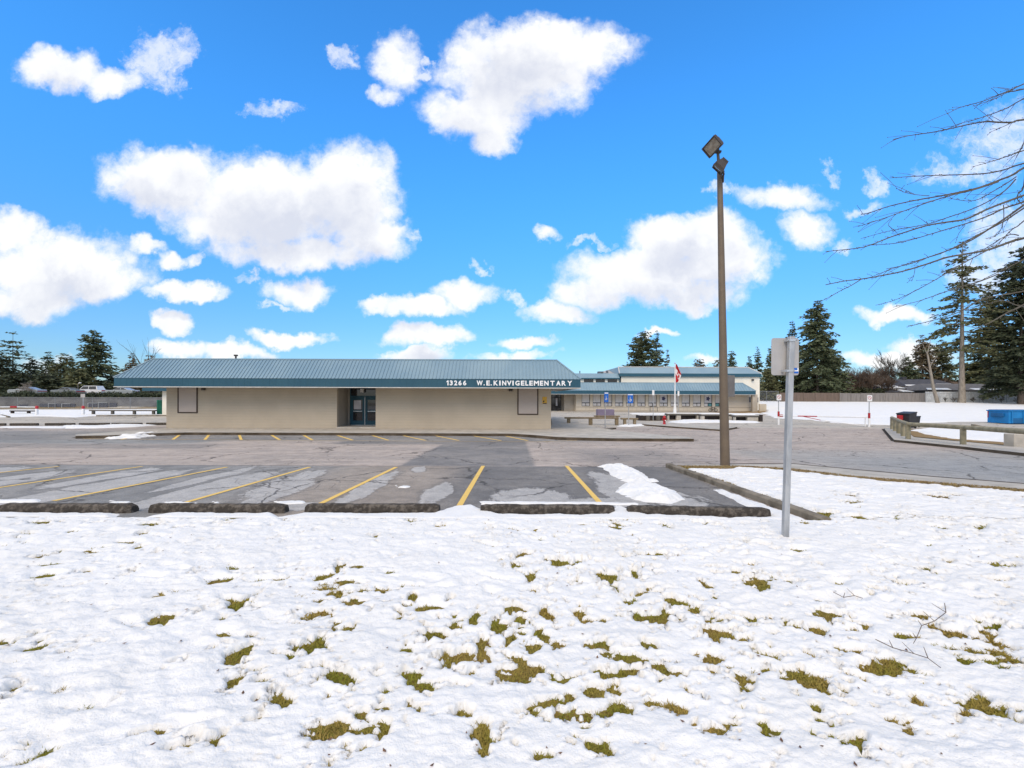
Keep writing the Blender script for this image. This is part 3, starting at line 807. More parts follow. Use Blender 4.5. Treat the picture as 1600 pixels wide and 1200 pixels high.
def lawn():
    # soil sheet
    xs = np.concatenate([[-70, -40, -20, -14], np.arange(-10.5, 16.5, .25), [18, 22]])
    ys = np.concatenate([[-30, -10, 0], np.arange(1.0, 14.6, .25)])
    X, Y, F = grid(xs, ys)
    Z = gz(X, Y) + LAWN_Z + 0.012 * fbm(X * 2, Y * 2, 9, 3)
    main = 7.42 - Y
    ins = np.maximum(np.where(X < 5.0, main, -1), island_sd(X, Y))
    Z = np.where(ins > -0.02, Z, Z - 0.16)
    keep = (ins.ravel()[F] > -0.3).any(1)
    tag(link_mesh('lawn', np.stack([X, Y, Z], -1), F[keep], M['soil'], smooth_=True), kind='structure')
    # the snow on it, near part fine, island coarser
    ys = [2.05]
    while ys[-1] < 7.50:
        ys.append(ys[-1] + max(0.009, 0.0046 * ys[-1]))
    X, Y, F = grid(np.arange(-10.2, 12.5, 0.0165), np.array(ys))
    d = lawn_depth(X, Y)
    edge = np.where(X < 5.15, 7.40 + 0.05 * fbm(X * 2.2, X * 0, 77, 4) - Y, 9.0)
    isd = island_sd(X, Y)
    edge = np.where(X > 5.1, np.maximum(isd, 7.36 - Y - np.clip((X - 9) * 9, 0, 99)), edge)
    edge = np.where((X > 5.1) & (X < 9.0), np.maximum(edge, .2), edge)
    d2 = np.minimum(d, edge * 0.5 + .0)
    Z = gz(X, Y) + LAWN_Z + np.clip(d2, -0.035, .2)
    keep = (d2.ravel()[F] > -0.028).any(1)
    tag(link_mesh('snow_cover', np.stack([X, Y, Z], -1), F[keep], M['snow'], smooth_=True), kind='structure')
    X2, Y2, F2 = grid(np.arange(5.0, 17.5, 0.035), np.arange(7.46, 14.3, 0.035))
    dd = lawn_depth(X2, Y2) + 0.004
    sd = island_sd(X2, Y2)
    far = smooth(12.0, 14.2, Y2) * np.where(X2 < 7.2, 1, .5)
    sdr = poly_sd(X2, Y2, [(-40, -40), (-40, 14.18), (6.7, 14.12)] + road_in + [(22, -40)])
    lim = (sdr - 0.72 - .15 * far - 0.42 * fbm(X2 * 1.5, Y2 * 1.5, 5, 4)) * 0.5
    lim = np.minimum(lim, (sd - .05 + .12 * fbm(X2 * 3, Y2 * 3, 8, 3)) * .5)
    dd = np.minimum(dd, lim)
    Z2 = gz(X2, Y2) + LAWN_Z + np.clip(dd, -.035, .2)
    keep = (dd.ravel()[F2] > -.028).any(1)
    tag(link_mesh('snow_cover', np.stack([X2, Y2, Z2], -1), F2[keep], M['snow'], smooth_=True), kind='structure')
    # outer snow towards and behind the camera
    X3, Y3, F3 = grid(np.concatenate([np.linspace(-70, -10.21, 60)]), np.linspace(-25, 7.35, 90))
    Z3 = gz(X3, Y3) + LAWN_Z + .045 + .03 * fbm(X3 * .8, Y3 * .8, 1, 4)
    link = link_mesh('snow_cover', np.stack([X3, Y3, Z3], -1), F3, M['snow'], smooth_=True); tag(link, kind='structure')
    X3, Y3, F3 = grid(np.linspace(-10.2, 16, 110), np.linspace(-25, 2.04, 90))
    Z3 = gz(X3, Y3) + LAWN_Z + .045 + .03 * fbm(X3 * .8, Y3 * .8, 1, 4)
    link = link_mesh('snow_cover', np.stack([X3, Y3, Z3], -1), F3, M['snow'], smooth_=True); tag(link, kind='structure')
    # grass in the bare spots
    r = np.random.RandomState(3)
    n = 900000
    by = 2.1 + (r.rand(n) ** 1.5) * 12; bx = (r.rand(n) * 2 - 1) * 1.25 * by + .0
    # look the depth up on the fine grid
    ix = np.clip(((bx + 10.2) / 0.0165).astype(int), 0, X.shape[1] - 1); iy = np.clip(np.searchsorted(np.array(ys), by), 0, X.shape[0] - 1)
    near = by < 7.45
    dep = np.where(near, d2[iy, ix], 9)
    ix2 = np.clip(((bx - 5.0) / .035).astype(int), 0, X2.shape[1] - 1); iy2 = np.clip(((by - 7.46) / .035).astype(int), 0, X2.shape[0] - 1)
    far_ok = (~near) & (bx > 5.0) & (by < 14.3) & (bx < 17)
    sdv = np.where(far_ok, island_sd(bx, by), -1)
    dep = np.where(far_ok & (sdv > .02), dd[iy2, ix2], dep)
    ok = (dep < 0.008) & ((bx < 5.0) | (by < 14.2)) & (by < np.where(bx < 5.02, 7.38, 99))
    bx, by, dep = bx[ok], by[ok], dep[ok]
    if len(bx) > 110000: bx, by, dep = bx[:110000], by[:110000], dep[:110000]
    n = len(bx); an = r.rand(n) * 6.28; L = r.uniform(.02, .05, n); w = r.uniform(.003, .006, n) * np.clip(by / 3.5, 1, 2.2); up = r.uniform(.05, .75, n)
    z = gz(bx, by) + LAWN_Z - .004
    ca, sa = np.cos(an), np.sin(an)
    v0 = np.stack([bx - sa * w, by + ca * w, z], -1); v1 = np.stack([bx + sa * w, by - ca * w, z], -1)
    v2 = np.stack([bx + ca * L * np.sqrt(1 - up * up), by + sa * L * np.sqrt(1 - up * up), z + L * up], -1)
    V = np.stack([v0, v1, v2], 1).reshape(-1, 3)
    tag(link_mesh('grass', V, np.arange(3 * n).reshape(-1, 3), M['blade']), kind='stuff')
    print('blades', n)
    # dead leaves and bits on the snow
    n = 260
    ly = 2.3 + (r.rand(n) ** 1.4) * 10; lx = (r.rand(n) * 2 - 1) * 1.2 * ly
    V = []; Fc = []
    for i in range(n):
        if ly[i] > 7.3 and lx[i] < 5.3: continue
        if ly[i] > 7.45 and island_sd(np.array([lx[i]]), np.array([ly[i]]))[0] < .4: continue
        if ly[i] < 7.3:
            a = d2[np.clip(np.searchsorted(np.array(ys), ly[i]), 0, X.shape[0] - 1), int(np.clip((lx[i] + 10.2) / .0165, 0, X.shape[1] - 1))]
        else:
            a = dd[int(np.clip((ly[i] - 7.46) / .035, 0, X2.shape[0] - 1)), int(np.clip((lx[i] - 5) / .035, 0, X2.shape[1] - 1))]
        z0 = gzf(lx[i], ly[i]) + LAWN_Z + max(a, 0) + .006
        s_ = r.uniform(.006, .015); a_ = r.rand() * 6.28
        b0 = len(V)
        for k, (q, rr, hz) in enumerate(((0, 1.4, .3), (1.57, .6, .0), (3.14, 1.2, .5), (4.71, .7, .1))):
            V.append((lx[i] + math.cos(a_ + q) * s_ * rr, ly[i] + math.sin(a_ + q) * s_ * rr, z0 + hz * s_))
        Fc.append((b0, b0 + 1, b0 + 2, b0 + 3))
    tag(link_mesh('fallen_leaf_litter', V, Fc, M['leaf_litter']), kind='stuff')
lawn()

def snow_patch(pix, dmax, res, rag=.25, rs=1.2, slope=.35, seed=0, world=None, off=0.0, sink=0.03, rise=None, name='snow_patch', bump=.35, bs=2.0):
    pts = [G(u, v) for u, v in pix] if world is None else [Vector((x, y, 0)) for x, y in world]
    poly = [(p.x, p.y) for p in pts]
    x0, x1 = min(p[0] for p in poly) - rag * 2, max(p[0] for p in poly) + rag * 2
    y0, y1 = min(p[1] for p in poly) - rag * 2, max(p[1] for p in poly) + rag * 2
    rx, ry = res if isinstance(res, tuple) else (res, res)
    X, Y, F = grid(np.arange(x0, x1 + rx, rx), np.arange(y0, y1 + ry, ry))
    sd = poly_sd(X, Y, poly) + rag * fbm(X * rs, Y * rs, seed, 4, .6)
    d = np.minimum(dmax * (1 + bump * fbm(X * bs, Y * bs, seed + 3, 4)), sd * slope)
    Z = gz(X, Y) + off + np.clip(d, -sink, 9)
    keep = (d.ravel()[F] > -sink * .8).any(1)
    return tag(link_mesh(name, np.stack([X, Y, Z], -1), F[keep], M['snow'], smooth_=True), kind='structure')

# before and between the wheel stops
snow_patch(None, .055, .03, .10, 2.2, .5, 1, world=[(-14, 7.52), (-14, 7.95), (-9, 7.95), (-6.9, 7.95), (-6.6, 7.6), (-6.3, 7.62), (-6.0, 7.95), (-4.2, 7.98), (-3.9, 7.7), (-3.65, 7.98), (-1.4, 7.98), (-1.1, 8.5), (-.7, 8.75), (-.45, 8.2), (-.2, 7.95), (1.7, 7.95), (2.0, 8.7), (2.2, 8.3), (2.4, 7.95), (4.3, 7.75), (4.75, 7.95), (4.93, 7.5), (2.0, 7.53)])
snow_patch(None, .05, .03, .07, 3, .6, 2, world=[(4.55, 7.5), (4.5, 8.6), (4.62, 10.4), (4.78, 10.4), (4.9, 8.2), (4.95, 7.5)])
snow_patch([(935, 728), (985, 730), (1005, 742), (1024, 752), (1020, 757), (1055, 768), (1073, 781), (1050, 787), (1010, 785), (985, 779), (960, 765), (975, 758), (990, 760), (955, 742)], .11, .03, .16, 3.0, .45, 4, bump=.9, bs=3.2)
snow_patch([(750, 784), (805, 785), (960, 786), (1000, 786.5), (1000, 790), (750, 789)], .03, .03, .07, 3, .5, 6)
snow_patch([(-20, 782), (60, 781), (60, 785), (-20, 787)], .03, .03, .06, 3, .5, 7)
snow_patch([(620, 760), (640, 759), (643, 762), (622, 763)], .02, .02, .22, 6, .5, 8)
for q in ((330, 784, 345, 787), (260, 785, 300, 788), (430, 784, 470, 787), (175, 783, 205, 787)):
    snow_patch([(q[0], q[1]), (q[2], q[1]), (q[2], q[3]), (q[0], q[3])], .022, .025, .16, 5, .4, q[0])
snow_patch([(172, 683.5), (200, 679.5), (255, 677.2), (252, 679.5), (215, 684.5), (175, 686)], .16, (.07, .08), .4, 1.8, .4, 10, bump=1.0, bs=2.2)
snow_patch([(0, 666.5), (105, 666.2), (100, 669.5), (0, 668.5)], .03, (.15, .12), .3, .8, .25, 12)
snow_patch([(100, 665), (150, 665.8), (180, 664), (205, 663.8), (245, 664.3), (215, 667.2), (150, 669.5), (105, 669.5)], .10, (.15, .12), .3, .8, .3, 13)
# snowy ground on the left before the chain-link fence
snow_patch([(-150, 641.5), (130, 640.6), (260, 639.8), (330, 640), (330, 649), (140, 650.2), (120, 652.5), (60, 650.5), (0, 652.2), (-150, 653)], .09, (.4, .3), .5, .3, .2, 14)
# plaza
snow_patch([(985, 645.8), (1190, 645.6), (1189, 648.0), (1060, 647.6), (985, 647.4)], .07, (.3, .3), .4, .4, .2, 15)
snow_patch([(1045, 660), (1062, 656.5), (1090, 655.3), (1130, 657), (1190, 659.3), (1180, 661.2), (1120, 660.5), (1080, 661), (1050, 662.6)], .10, (.15, .2), .35, .7, .3, 16)
snow_patch([(965, 666.2), (975, 663.7), (1000, 663.3), (1012, 664.6), (985, 666.8)], .10, (.1, .15), .3, .9, .3, 17)
snow_patch([(1010, 662.5), (1034, 661.2), (1036, 662.5), (1012, 663.6)], .05, (.1, .15), .2, .9, .3, 18)
# the playing field on the right, rising to the fence
F1 = G(1198, 644.5)
fld = [(G(1198, 646).x, G(1198, 646).y)] + [(p.x, p.y) for p in (G(1212, 653.5), G(1260, 655.5), G(1310, 661), G(1345, 663), G(1400, 664.5), G(1440, 661.0), G(1500, 659), G(1560, 659.5), G(1700, 657))] + [(150, 44), (150, 89), (60, 89), (38.3, 89), (38.3, 71), (40.2, 70)]
def field():
    X, Y, F = grid(np.concatenate([np.arange(24, 75, .6), np.arange(75, 152, 3)]), np.concatenate([np.arange(34, 62, .3), np.arange(62, 90, 1.0)]))
    sd = poly_sd(X, Y, fld) + .45 * fbm(X * .35, Y * .9, 31, 4, .6)
    d = np.minimum(.10 + .02 * fbm(X * .5, Y * .5, 3, 3), sd * .2)
    # wheel tracks and thin places
    d = d - .16 * smooth(.27, .42, fbm(X * .11, Y * .7, 8, 4, .6)) * smooth(58, 48, Y)
    Z = gz(X, Y) + np.clip(d, -.03, 9)
    keep = (d.ravel()[F] > -.025).any(1)
    tag(link_mesh('snow_field', np.stack([X, Y, Z], -1), F[keep], M['snow'], smooth_=True), kind='structure')
field()
snow_patch([(1424, 674), (1450, 670.5), (1515, 668.3), (1528, 671), (1600, 674), (1800, 676), (1800, 712), (1600, 696), (1540, 690.5), (1500, 687.5), (1470, 684.5)], .09, (.12, .14), .35, .8, .3, 21, off=.07)
sheet('verge', [(p.x, p.y) for p in (G(1414, 672), G(1600, 671), G(1800, 671), G(1800, 718), G(1600, 699.5), G(1500, 690.6), G(1428, 683.5))], .06, M['verge']).__setitem__('kind', 'structure')
# ------------------------------------------------------------------ front school building
YW, YF = 33.0, 31.0
XL, XR = P(260, 640, YW).x, P(861, 640, YW).x
FXL, FXR = P(178, 597, YF).x, P(907, 599, YF).x
Z_S, Z_FT, Z_R = 2.735, 3.30, 4.715
Z_B = -0.45
DEP = 16.0

def grooved(mb, x0, x1, y, z0, z1, pitch, rec=0.012, axis='x', w=.02):
    """vertical joints standing proud on a face"""
    k = int((x1 - x0) / pitch)
    for i in range(1, k):
        c = x0 + (x1 - x0) * i / k
        if axis == 'x': mb.box(c - w, c + w, y - rec, y + .01, z0, z1)
        else: mb.box(y - rec, y + rec, c - w, c + w, z0, z1)

def mansard(parent, x0, x1, y0, y1, zs, zft, zr, din, pitch, backslope=True, mats=('fascia', 'roof')):
    """fascia band round the eaves, a sloped metal roof with standing seams and hips, a flat top"""
    W = lambda mb, n, m: mb.build(n, m, parent, world=True)
    mb = MB()
    t = .10
    mb.box(x0, x1, y0, y0 + t, zs, zft); mb.box(x0, x1, y1 - t, y1, zs, zft)
    mb.box(x0, x0 + t, y0 + t, y1 - t, zs, zft); mb.box(x1 - t, x1, y0 + t, y1 - t, zs, zft)
    W(mb, 'fascia', M['fascia'])
    mb = MB()
    grooved(mb, x0, x1, y0, zs + .012, zft - .012, .42, .006, w=.006)
    W(mb, 'fascia_joint', M['fascia']).__setitem__('kind', 'stuff')
    mb = MB(); mb.box(x0 - .02, x1 + .02, y0 - .025, y0 + .06, zs - .06, zs - .004); mb.box(x0 - .02, x0 + .06, y0 + .06, y1, zs - .06, zs - .004); mb.box(x1 - .06, x1 + .02, y0 + .06, y1, zs - .06, zs - .004)
    W(mb, 'drip_edge', M['flashing'])
    mb = MB(); mb.box(x0 + .1, x1 - .1, y0 + .1, y1 - .1, zs + .004, zs + .05)
    W(mb, 'soffit', M['soffit'])
    a = [(x0 - .03, y0 - .03, zft + .004), (x1 + .03, y0 - .03, zft + .004), (x1 + .03, y1 + .03, zft + .004), (x0 - .03, y1 + .03, zft + .004)]
    b = [(x0 + din, y0 + din, zr), (x1 - din, y0 + din, zr), (x1 - din, y1 - din, zr), (x0 + din, y1 - din, zr)]
    mb = MB(); mb.add(a + b, [(0, 1, 5, 4), (1, 2, 6, 5), (2, 3, 7, 6), (3, 0, 4, 7), (4, 5, 6, 7)])
    W(mb, 'roof', M['roof'])
    # standing seams
    mb = MB()
    A, B = Vector(a[0]), Vector(b[0])
    up = Vector((0, -(zr - zft), din)).normalized() * .045
    def seam(p, q, n_, hw=.018):
        p, q, n_ = Vector(p), Vector(q), Vector(n_)
        s_ = (q - p).cross(n_).normalized() * hw
        mb.add([p - s_, p + s_, q + s_, q - s_, p - s_ + n_, p + s_ + n_, q + s_ + n_, q - s_ + n_], [(4, 5, 6, 7), (0, 1, 5, 4), (1, 2, 6, 5), (2, 3, 7, 6), (3, 0, 4, 7)])
    k = int((x1 - x0) / pitch)
    for i in range(1, k):
        x = x0 + (x1 - x0) * i / k
        fr = min(1.0, (x - x0) / din, (x1 - x) / din)
        p = Vector((x, y0 - .03, zft + .004)); q = Vector((x, y0 - .03 + (din + .03) * fr, zft + .004 + (zr - zft - .004) * fr))
        seam(p, q, up)
    for (xs_, sg) in ((x0, 1), (x1, -1)):
        n_ = Vector((-sg * (zr - zft), 0, din)).normalized() * .045
        k = int((y1 - y0) / pitch)
        for i in range(1, k):
            y = y0 + (y1 - y0) * i / k
            fr = min(1.0, (y - y0) / din, (y1 - y) / din)
            seam((xs_ - sg * .03, y, zft + .004), (xs_ - sg * .03 + sg * (din + .03) * fr, y, zft + (zr - zft) * fr), n_)
    W(mb, 'standing_seam', M['roof']).__setitem__('kind', 'stuff')
    for i in range(4):
        mb = MB(); mb.tube([Vector(a[i]) + Vector((0, 0, .03)), Vector(b[i]) + Vector((0, 0, .03))], .055, 6, sm=False)
        W(mb, 'hip_cap', M['roof'])
    mb = MB()
    mb.box(x0 + din - .06, x1 - din + .06, y0 + din - .06, y0 + din + .07, zr - .03, zr + .055)
    W(mb, 'ridge_cap', M['roof'])

sb = empty('school_building', (XL, YW, 0), label='long low beige school building with blue metal roof and white letters', cat='school')
mansard(sb, FXL, FXR, YF, YW + DEP, Z_S, Z_FT, Z_R, 1.5, .245)
RX0, RX1, YD = P(526.5, 640, YW).x, P(587, 640, YW).x, 35.2
def W(mb, n, m, par=sb): return mb.build(n, m, par, world=True)
w = MB(); w.box(XL, RX0, YW, YW + .25, Z_B, Z_S + .002); w.box(RX1, XR, YW, YW + .25, Z_B, Z_S + .002)
W(w, 'wall', M['wall'])
for xa_ in (XL, XR - .25):
    w = MB(); w.box(xa_, xa_ + .25, YW + .25, YW + DEP - 2, Z_B, Z_S + .002); W(w, 'side_wall', M['wall'])
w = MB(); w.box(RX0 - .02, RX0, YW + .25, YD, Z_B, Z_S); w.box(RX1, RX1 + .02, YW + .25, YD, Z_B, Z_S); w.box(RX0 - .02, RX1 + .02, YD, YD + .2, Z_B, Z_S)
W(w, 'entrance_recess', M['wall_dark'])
# faint courses of the block wall, their shading put into a darker colour
w = MB()
for i in range(1, 15):
    z = Z_B + .2 * i + .05
    w.box(XL + .01, RX0 - .01, YW - .003, YW + .01, z - .006, z + .006); w.box(RX1 + .01, XR - .01, YW - .003, YW + .01, z - .006, z + .006)
W(w, 'block_course', M['wall_dark']).__setitem__('kind', 'stuff')
w = MB(); w.box(RX0 + .002, RX1 - .002, YW - .02, YD, Z_B, -0.13)
W(w, 'entrance_step', M['concrete'])
# double door
DZ0, DZ1 = -0.127, 2.05
dx0 = P(549, 640, YD).x; lw = 1.06
f = MB(); f.box(dx0 - .06, dx0, YD - .14, YD - .002, DZ0, Z_S); f.box(dx0 + 2 * lw + .05, dx0 + 2 * lw + .12, YD - .14, YD - .002, DZ0, Z_S); f.box(dx0, dx0 + 2 * lw + .05, YD - .14, YD - .002, DZ1 + .01, DZ1 + .09)
W(f, 'door_frame', M['teal_door'])
t = MB(); t.box(dx0 + .002, dx0 + 2 * lw + .048, YD - .06, YD - .03, DZ1 + .092, Z_S - .01); W(t, 'transom_pane', M['dark_glass'])
for i in range(2):
    a = dx0 + .003 + i * (lw + .04); b = a + lw - .003
    d = MB(); y0 = YD - .10
    d.box(a, a + .17, y0, y0 + .05, DZ0 + .03, DZ1); d.box(b - .17, b, y0, y0 + .05, DZ0 + .03, DZ1)
    d.box(a + .17, b - .17, y0, y0 + .05, DZ1 - .22, DZ1); d.box(a + .17, b - .17, y0, y0 + .05, DZ0 + .03, DZ0 + .36); d.box(a + .17, b - .17, y0, y0 + .05, .88, 1.06)
    dd = W(d, 'door', M['teal_door'])
    p = MB(); p.box(a + .17, b - .17, y0 + .02, y0 + .03, DZ0 + .36, .88); p.build('pane', M['dark_glass'], dd, world=True)
    p = MB(); p.box(a + .17, b - .17, y0 + .02, y0 + .03, 1.06, DZ1 - .22); p.build('pane', M['dark_glass'], dd, world=True)
    if i == 0:
        p = MB(); p.box(a + .22, b - .28, y0 + .012, y0 + .018, 1.10, DZ1 - .26); p.build('pale_sheet', M['poster'], dd, world=True)  # pale sheet over most of the upper left pane
    h = MB(); h.box(a + .2, b - .2, y0 - .06, y0 - .03, .92, .98); h.box(a + .2, a + .24, y0 - .03, y0, .92, .98); h.box(b - .24, b - .2, y0 - .03, y0, .92, .98); h.build('handle', M['alu'], dd, world=True)
mu = MB(); mu.box(dx0 + lw + .003, dx0 + lw + .04, YD - .125, YD - .06, DZ0, DZ1); W(mu, 'mullion', M['alu'])
th = MB(); th.box(dx0 - .02, dx0 + 2 * lw + .1, YD - .18, YD - .145, DZ0 - .003, DZ0 + .025); W(th, 'threshold', M['alu'])
# boarded window panels with dark trim
for (ua, ub, vb) in ((278, 309, 645.3), (808.5, 841, 648)):
    a, b = P(ua, 640, YW).x, P(ub, 640, YW).x; z0 = P(ua, vb, YW).z; tw = .075
    p = MB(); p.box(a + tw, b - tw, YW - .03, YW - .004, z0 + tw, Z_S - .01); pn = W(p, 'boarded_window', M['panel'])
    q = MB(); q.box(a, a + tw, YW - .05, YW - .004, z0, Z_S - .01); q.box(b - tw, b, YW - .05, YW - .004, z0, Z_S - .01); q.box(a + tw, b - tw, YW - .05, YW - .004, z0, z0 + tw)
    q.build('trim', M['brown_trim'], pn, world=True)
# lettering on the fascia
def glyph(ch, x0, x1, zb, h, y, parent, m, depth=.03, name='letter', bold=.035):
    cu = bpy.data.curves.new('glyph', 'FONT'); cu.body = ch; cu.size = 1; cu.extrude = depth / 2; cu.offset = bold; cu.resolution_u = 3
    o = bpy.data.objects.new('glyph', cu); COL.objects.link(o)
    dg = bpy.context.evaluated_depsgraph_get(); me = bpy.data.meshes.new_from_object(o.evaluated_get(dg))
    bpy.data.objects.remove(o); bpy.data.curves.remove(cu)
    co = np.zeros(len(me.vertices) * 3, np.float32); me.vertices.foreach_get('co', co); co = co.reshape(-1, 3)
    lo, hi = co.min(0), co.max(0)
    cap = .729 if ch != '.' else (hi[1] - lo[1])
    hh = h if ch != '.' else h * .24
    X = x0 + (co[:, 0] - lo[0]) / (hi[0] - lo[0]) * (x1 - x0)
    Zz = zb + (co[:, 1] - lo[1]) / (hi[1] - lo[1]) * hh
    Yy = y - (co[:, 2] + depth / 2)
    off = wloc(parent)
    me.vertices.foreach_set('co', (np.stack([X, Yy, Zz], -1) - np.array(off)).astype(np.float32).ravel())
    me.materials.clear(); me.materials.append(m); me.update()
    ob = bpy.data.objects.new(name, me); COL.objects.link(ob); ob.parent = parent
    return ob
LET = [('1', 117, 140), ('3', 152, 184), ('2', 197, 231), ('6', 242, 276), ('6', 290, 325), ('W', 432, 496), ('.', 504, 517), ('E', 533, 570), ('.', 577, 590),
       ('K', 608, 656), ('I', 667, 682), ('N', 697, 741), ('V', 746, 796), ('I', 804, 818), ('G', 834, 879), ('E', 893, 930), ('L', 939, 971), ('E', 980, 1017),
       ('M', 1027, 1081), ('E', 1091, 1126), ('N', 1136, 1181), ('T', 1199, 1243), ('A', 1259, 1307), ('R', 1317, 1361), ('Y', 1376, 1426)]
for ch, a, b in LET:
    if ch == '1':
        m_ = MB(); xa, xb = P(680 + a / 6.667, 600, YF).x, P(680 + b / 6.667, 600, YF).x; ww_ = xb - xa; z0_ = 2.865; h_ = .335
        m_.prism([(xa + ww_ * .48, 0, z0_), (xb, 0, z0_), (xb, 0, z0_ + h_), (xa + ww_ * .55, 0, z0_ + h_), (xa, 0, z0_ + h_ * .78), (xa, 0, z0_ + h_ * .6), (xa + ww_ * .48, 0, z0_ + h_ * .74)][::-1], (0, YF - .038, 0), (0, YF - .008, 0))
        m_.build('letter', M['white_letter'], sb, world=True); continue
    ua, ub = 680 + a / 6.667, 680 + b / 6.667
    glyph(ch, P(ua, 600, YF).x, P(ub, 600, YF).x, 2.865, .335, YF - .008, sb, M['white_letter'])
# little roof pipes
for u in (368.5, 590, 742):
    x = P(u, 560, YF + 6).x
    if u == 368.5:
        p = MB(); p.tube([(x, YF + 6, Z_R - .1), (x, YF + 6, Z_R + .62)], .07, 8); p.box(x - .12, x + .12, YF + 5.9, YF + 6.1, Z_R + .62, Z_R + .74); W(p, 'vent_pipe', M['lamp_dark'])
# lamps under the eaves and the yellow notice
for u, lab in ((319, 'small dark wall lamp under the eaves beside the left boarded window'), (798, 'small wall lamp under the eaves left of the right boarded window'), (566, 'white lamp box hanging over the recessed double door')):
    y = YW if u != 566 else YD - .25
    x = P(u, 610, y).x
    r_ = empty('wall_lamp', (x, y - .01, Z_S - .22), label=lab, cat='lamp')
    if u == 566:
        b = MB(); b.box(-.14, .14, -.12, .12, -.12, .16, .03); b.build('lamp_body', M['white_paint'], r_); b = MB(); b.tube([(0, 0, .16), (0, 0, .21)], .03, 8); b.build('stem', M['lamp_dark'], r_)
    else:
        b = MB(); b.box(-.15, .15, -.16, 0, .02, .13, .03); b.build('lamp_body', M['lamp_dark'], r_); b = MB(); b.box(-.12, .12, -.15, -.02, -.05, .018, .02); b.build('diffuser', M['lamp_glass'], r_)
x0, x1 = P(847.5, 625, YW).x, P(854.5, 625, YW).x; zt, zb = P(850, 620, YW).z, P(850, 631, YW).z
r_ = empty('notice_sign', ((x0 + x1) / 2, YW - .006, zb), label='small yellow notice on beige wall right of the boarded window', cat='sign')
hw = (x1 - x0) / 2
b = MB(); b.box(-hw, hw, -.02, 0, 0, zt - zb); b.build('sign_panel', M['yellow_sign'], r_)
b = MB(); b.box(-hw + .03, hw - .03, -.026, -.022, .0, .06); b.box(-hw + .05, -.02, -.026, -.022, .12, .24); b.build('print', M['brown_trim'], r_)

# ------------------------------------------------------------------ rear wing with the gymnasium
YB, YE = 70.0, 68.2
BX0, BX1 = P(900, 640, YB).x, P(1183, 640, YB).x
g0 = -0.25
rw = empty('school_wing', (BX0, YB, 0), label='rear school wing with a row of windows and a taller gym behind', cat='school')
def RW(mb, n, m, par=rw): return mb.build(n, m, par, world=True)
ez0, ez1, rz = P(1040, 616.0, YE).z, P(1040, 610.6, YE).z, P(1040, 598.3, YE + 1.6).z
ex0, ex1 = 2.0, P(1181, 612, YE).x
mansard(rw, ex0, ex1, YE, YB + 20, ez0, ez1, rz, 1.35, .42)
WN = 13; w0 = P(909, 625, YB).x; pitch = (P(1117.5, 625, YB).x - w0) / 12; ww = 1.25
wz0, wz1 = P(1000, 635, YB).z, P(1000, 616.5, YB).z
w = MB()
w.box(BX0, BX1, YB, YB + .2, g0, wz0); w.box(BX0, BX1, YB, YB + .2, wz1, ez0 + .05)
xs = [BX0]
for i in range(WN): xs += [w0 + i * pitch, w0 + i * pitch + ww]
xs.append(BX1)
for i in range(0, len(xs), 2): w.box(xs[i], xs[i + 1], YB, YB + .2, wz0, wz1)
RW(w, 'wall', M['wing_wall'])
w = MB(); w.box(BX0 - .01, BX1, YB - .03, YB - .002, wz0 - .16, wz0 - .08); w.box(BX0 + .02, BX1, YB - .03, YB - .002, g0, g0 + .3); RW(w, 'wall_band', M['wall_dark'])
w = MB()
for i in range(int((BX1 - 5 - BX0) / .6)):
    w.box(BX0 + .3 + i * .6, BX0 + .32 + i * .6, YB - .012, YB - .001, g0 + .3, wz0 - .17)
RW(w, 'wall_joint', M['wall_dark']).__setitem__('kind', 'stuff')
for i in range(WN):
    a = w0 + i * pitch; b = a + ww; zt = wz0 + (wz1 - wz0) * .29
    f = MB(); t = .075
    f.box(a, a + t * .6, YB + .02, YB + .09, wz0, wz1); f.box(b - t, b, YB + .02, YB + .09, wz0, wz1); f.box(a + t * .6, b - t, YB + .02, YB + .09, wz0, wz0 + t); f.box(a + t * .6, b - t, YB + .02, YB + .09, zt - t * .7, zt + t * .7)
    f.box((a + b) / 2 - t / 2, (a + b) / 2 + t / 2, YB + .02, YB + .09, wz0 + t, zt - t * .7)
    fo = RW(f, 'window', M['frame'])
    p = MB(); p.box(a + t * .6, b - t, YB + .06, YB + .075, zt + t * .7, wz1); p.build('blind', M['blind'], fo, world=True)
    low = M['teal_glass'] if i in (11, 12) else M['blind']
    p = MB(); p.box(a + t * .6, (a + b) / 2 - t / 2, YB + .06, YB + .075, wz0 + t, zt - t * .7); p.build('pane', M['blind'] if i == 11 else low, fo, world=True)
    p = MB(); p.box((a + b) / 2 + t / 2, b - t, YB + .06, YB + .075, wz0 + t, zt - t * .7); p.build('pane', low, fo, world=True)
    if i in (7, 11):
        p = MB(); p.box(a + .12, b - .12, YB + .05, YB + .057, zt + .12, wz1 - .08); p.build('poster', M['poster'], fo, world=True)
        c = ((a + b) / 2, (zt + wz1) / 2 + .05); p = MB()
        p.prism([(c[0] + math.cos(q) * r0, YB + .046, c[1] + math.sin(q) * r0 * 1.15) for q, r0 in [(k * math.pi / 5, (.34, .22)[k % 2]) for k in range(10)]], (0, 0, 0), (0, .003, 0))
        p.build('poster_emblem', M['poster_mark'], fo, world=True)
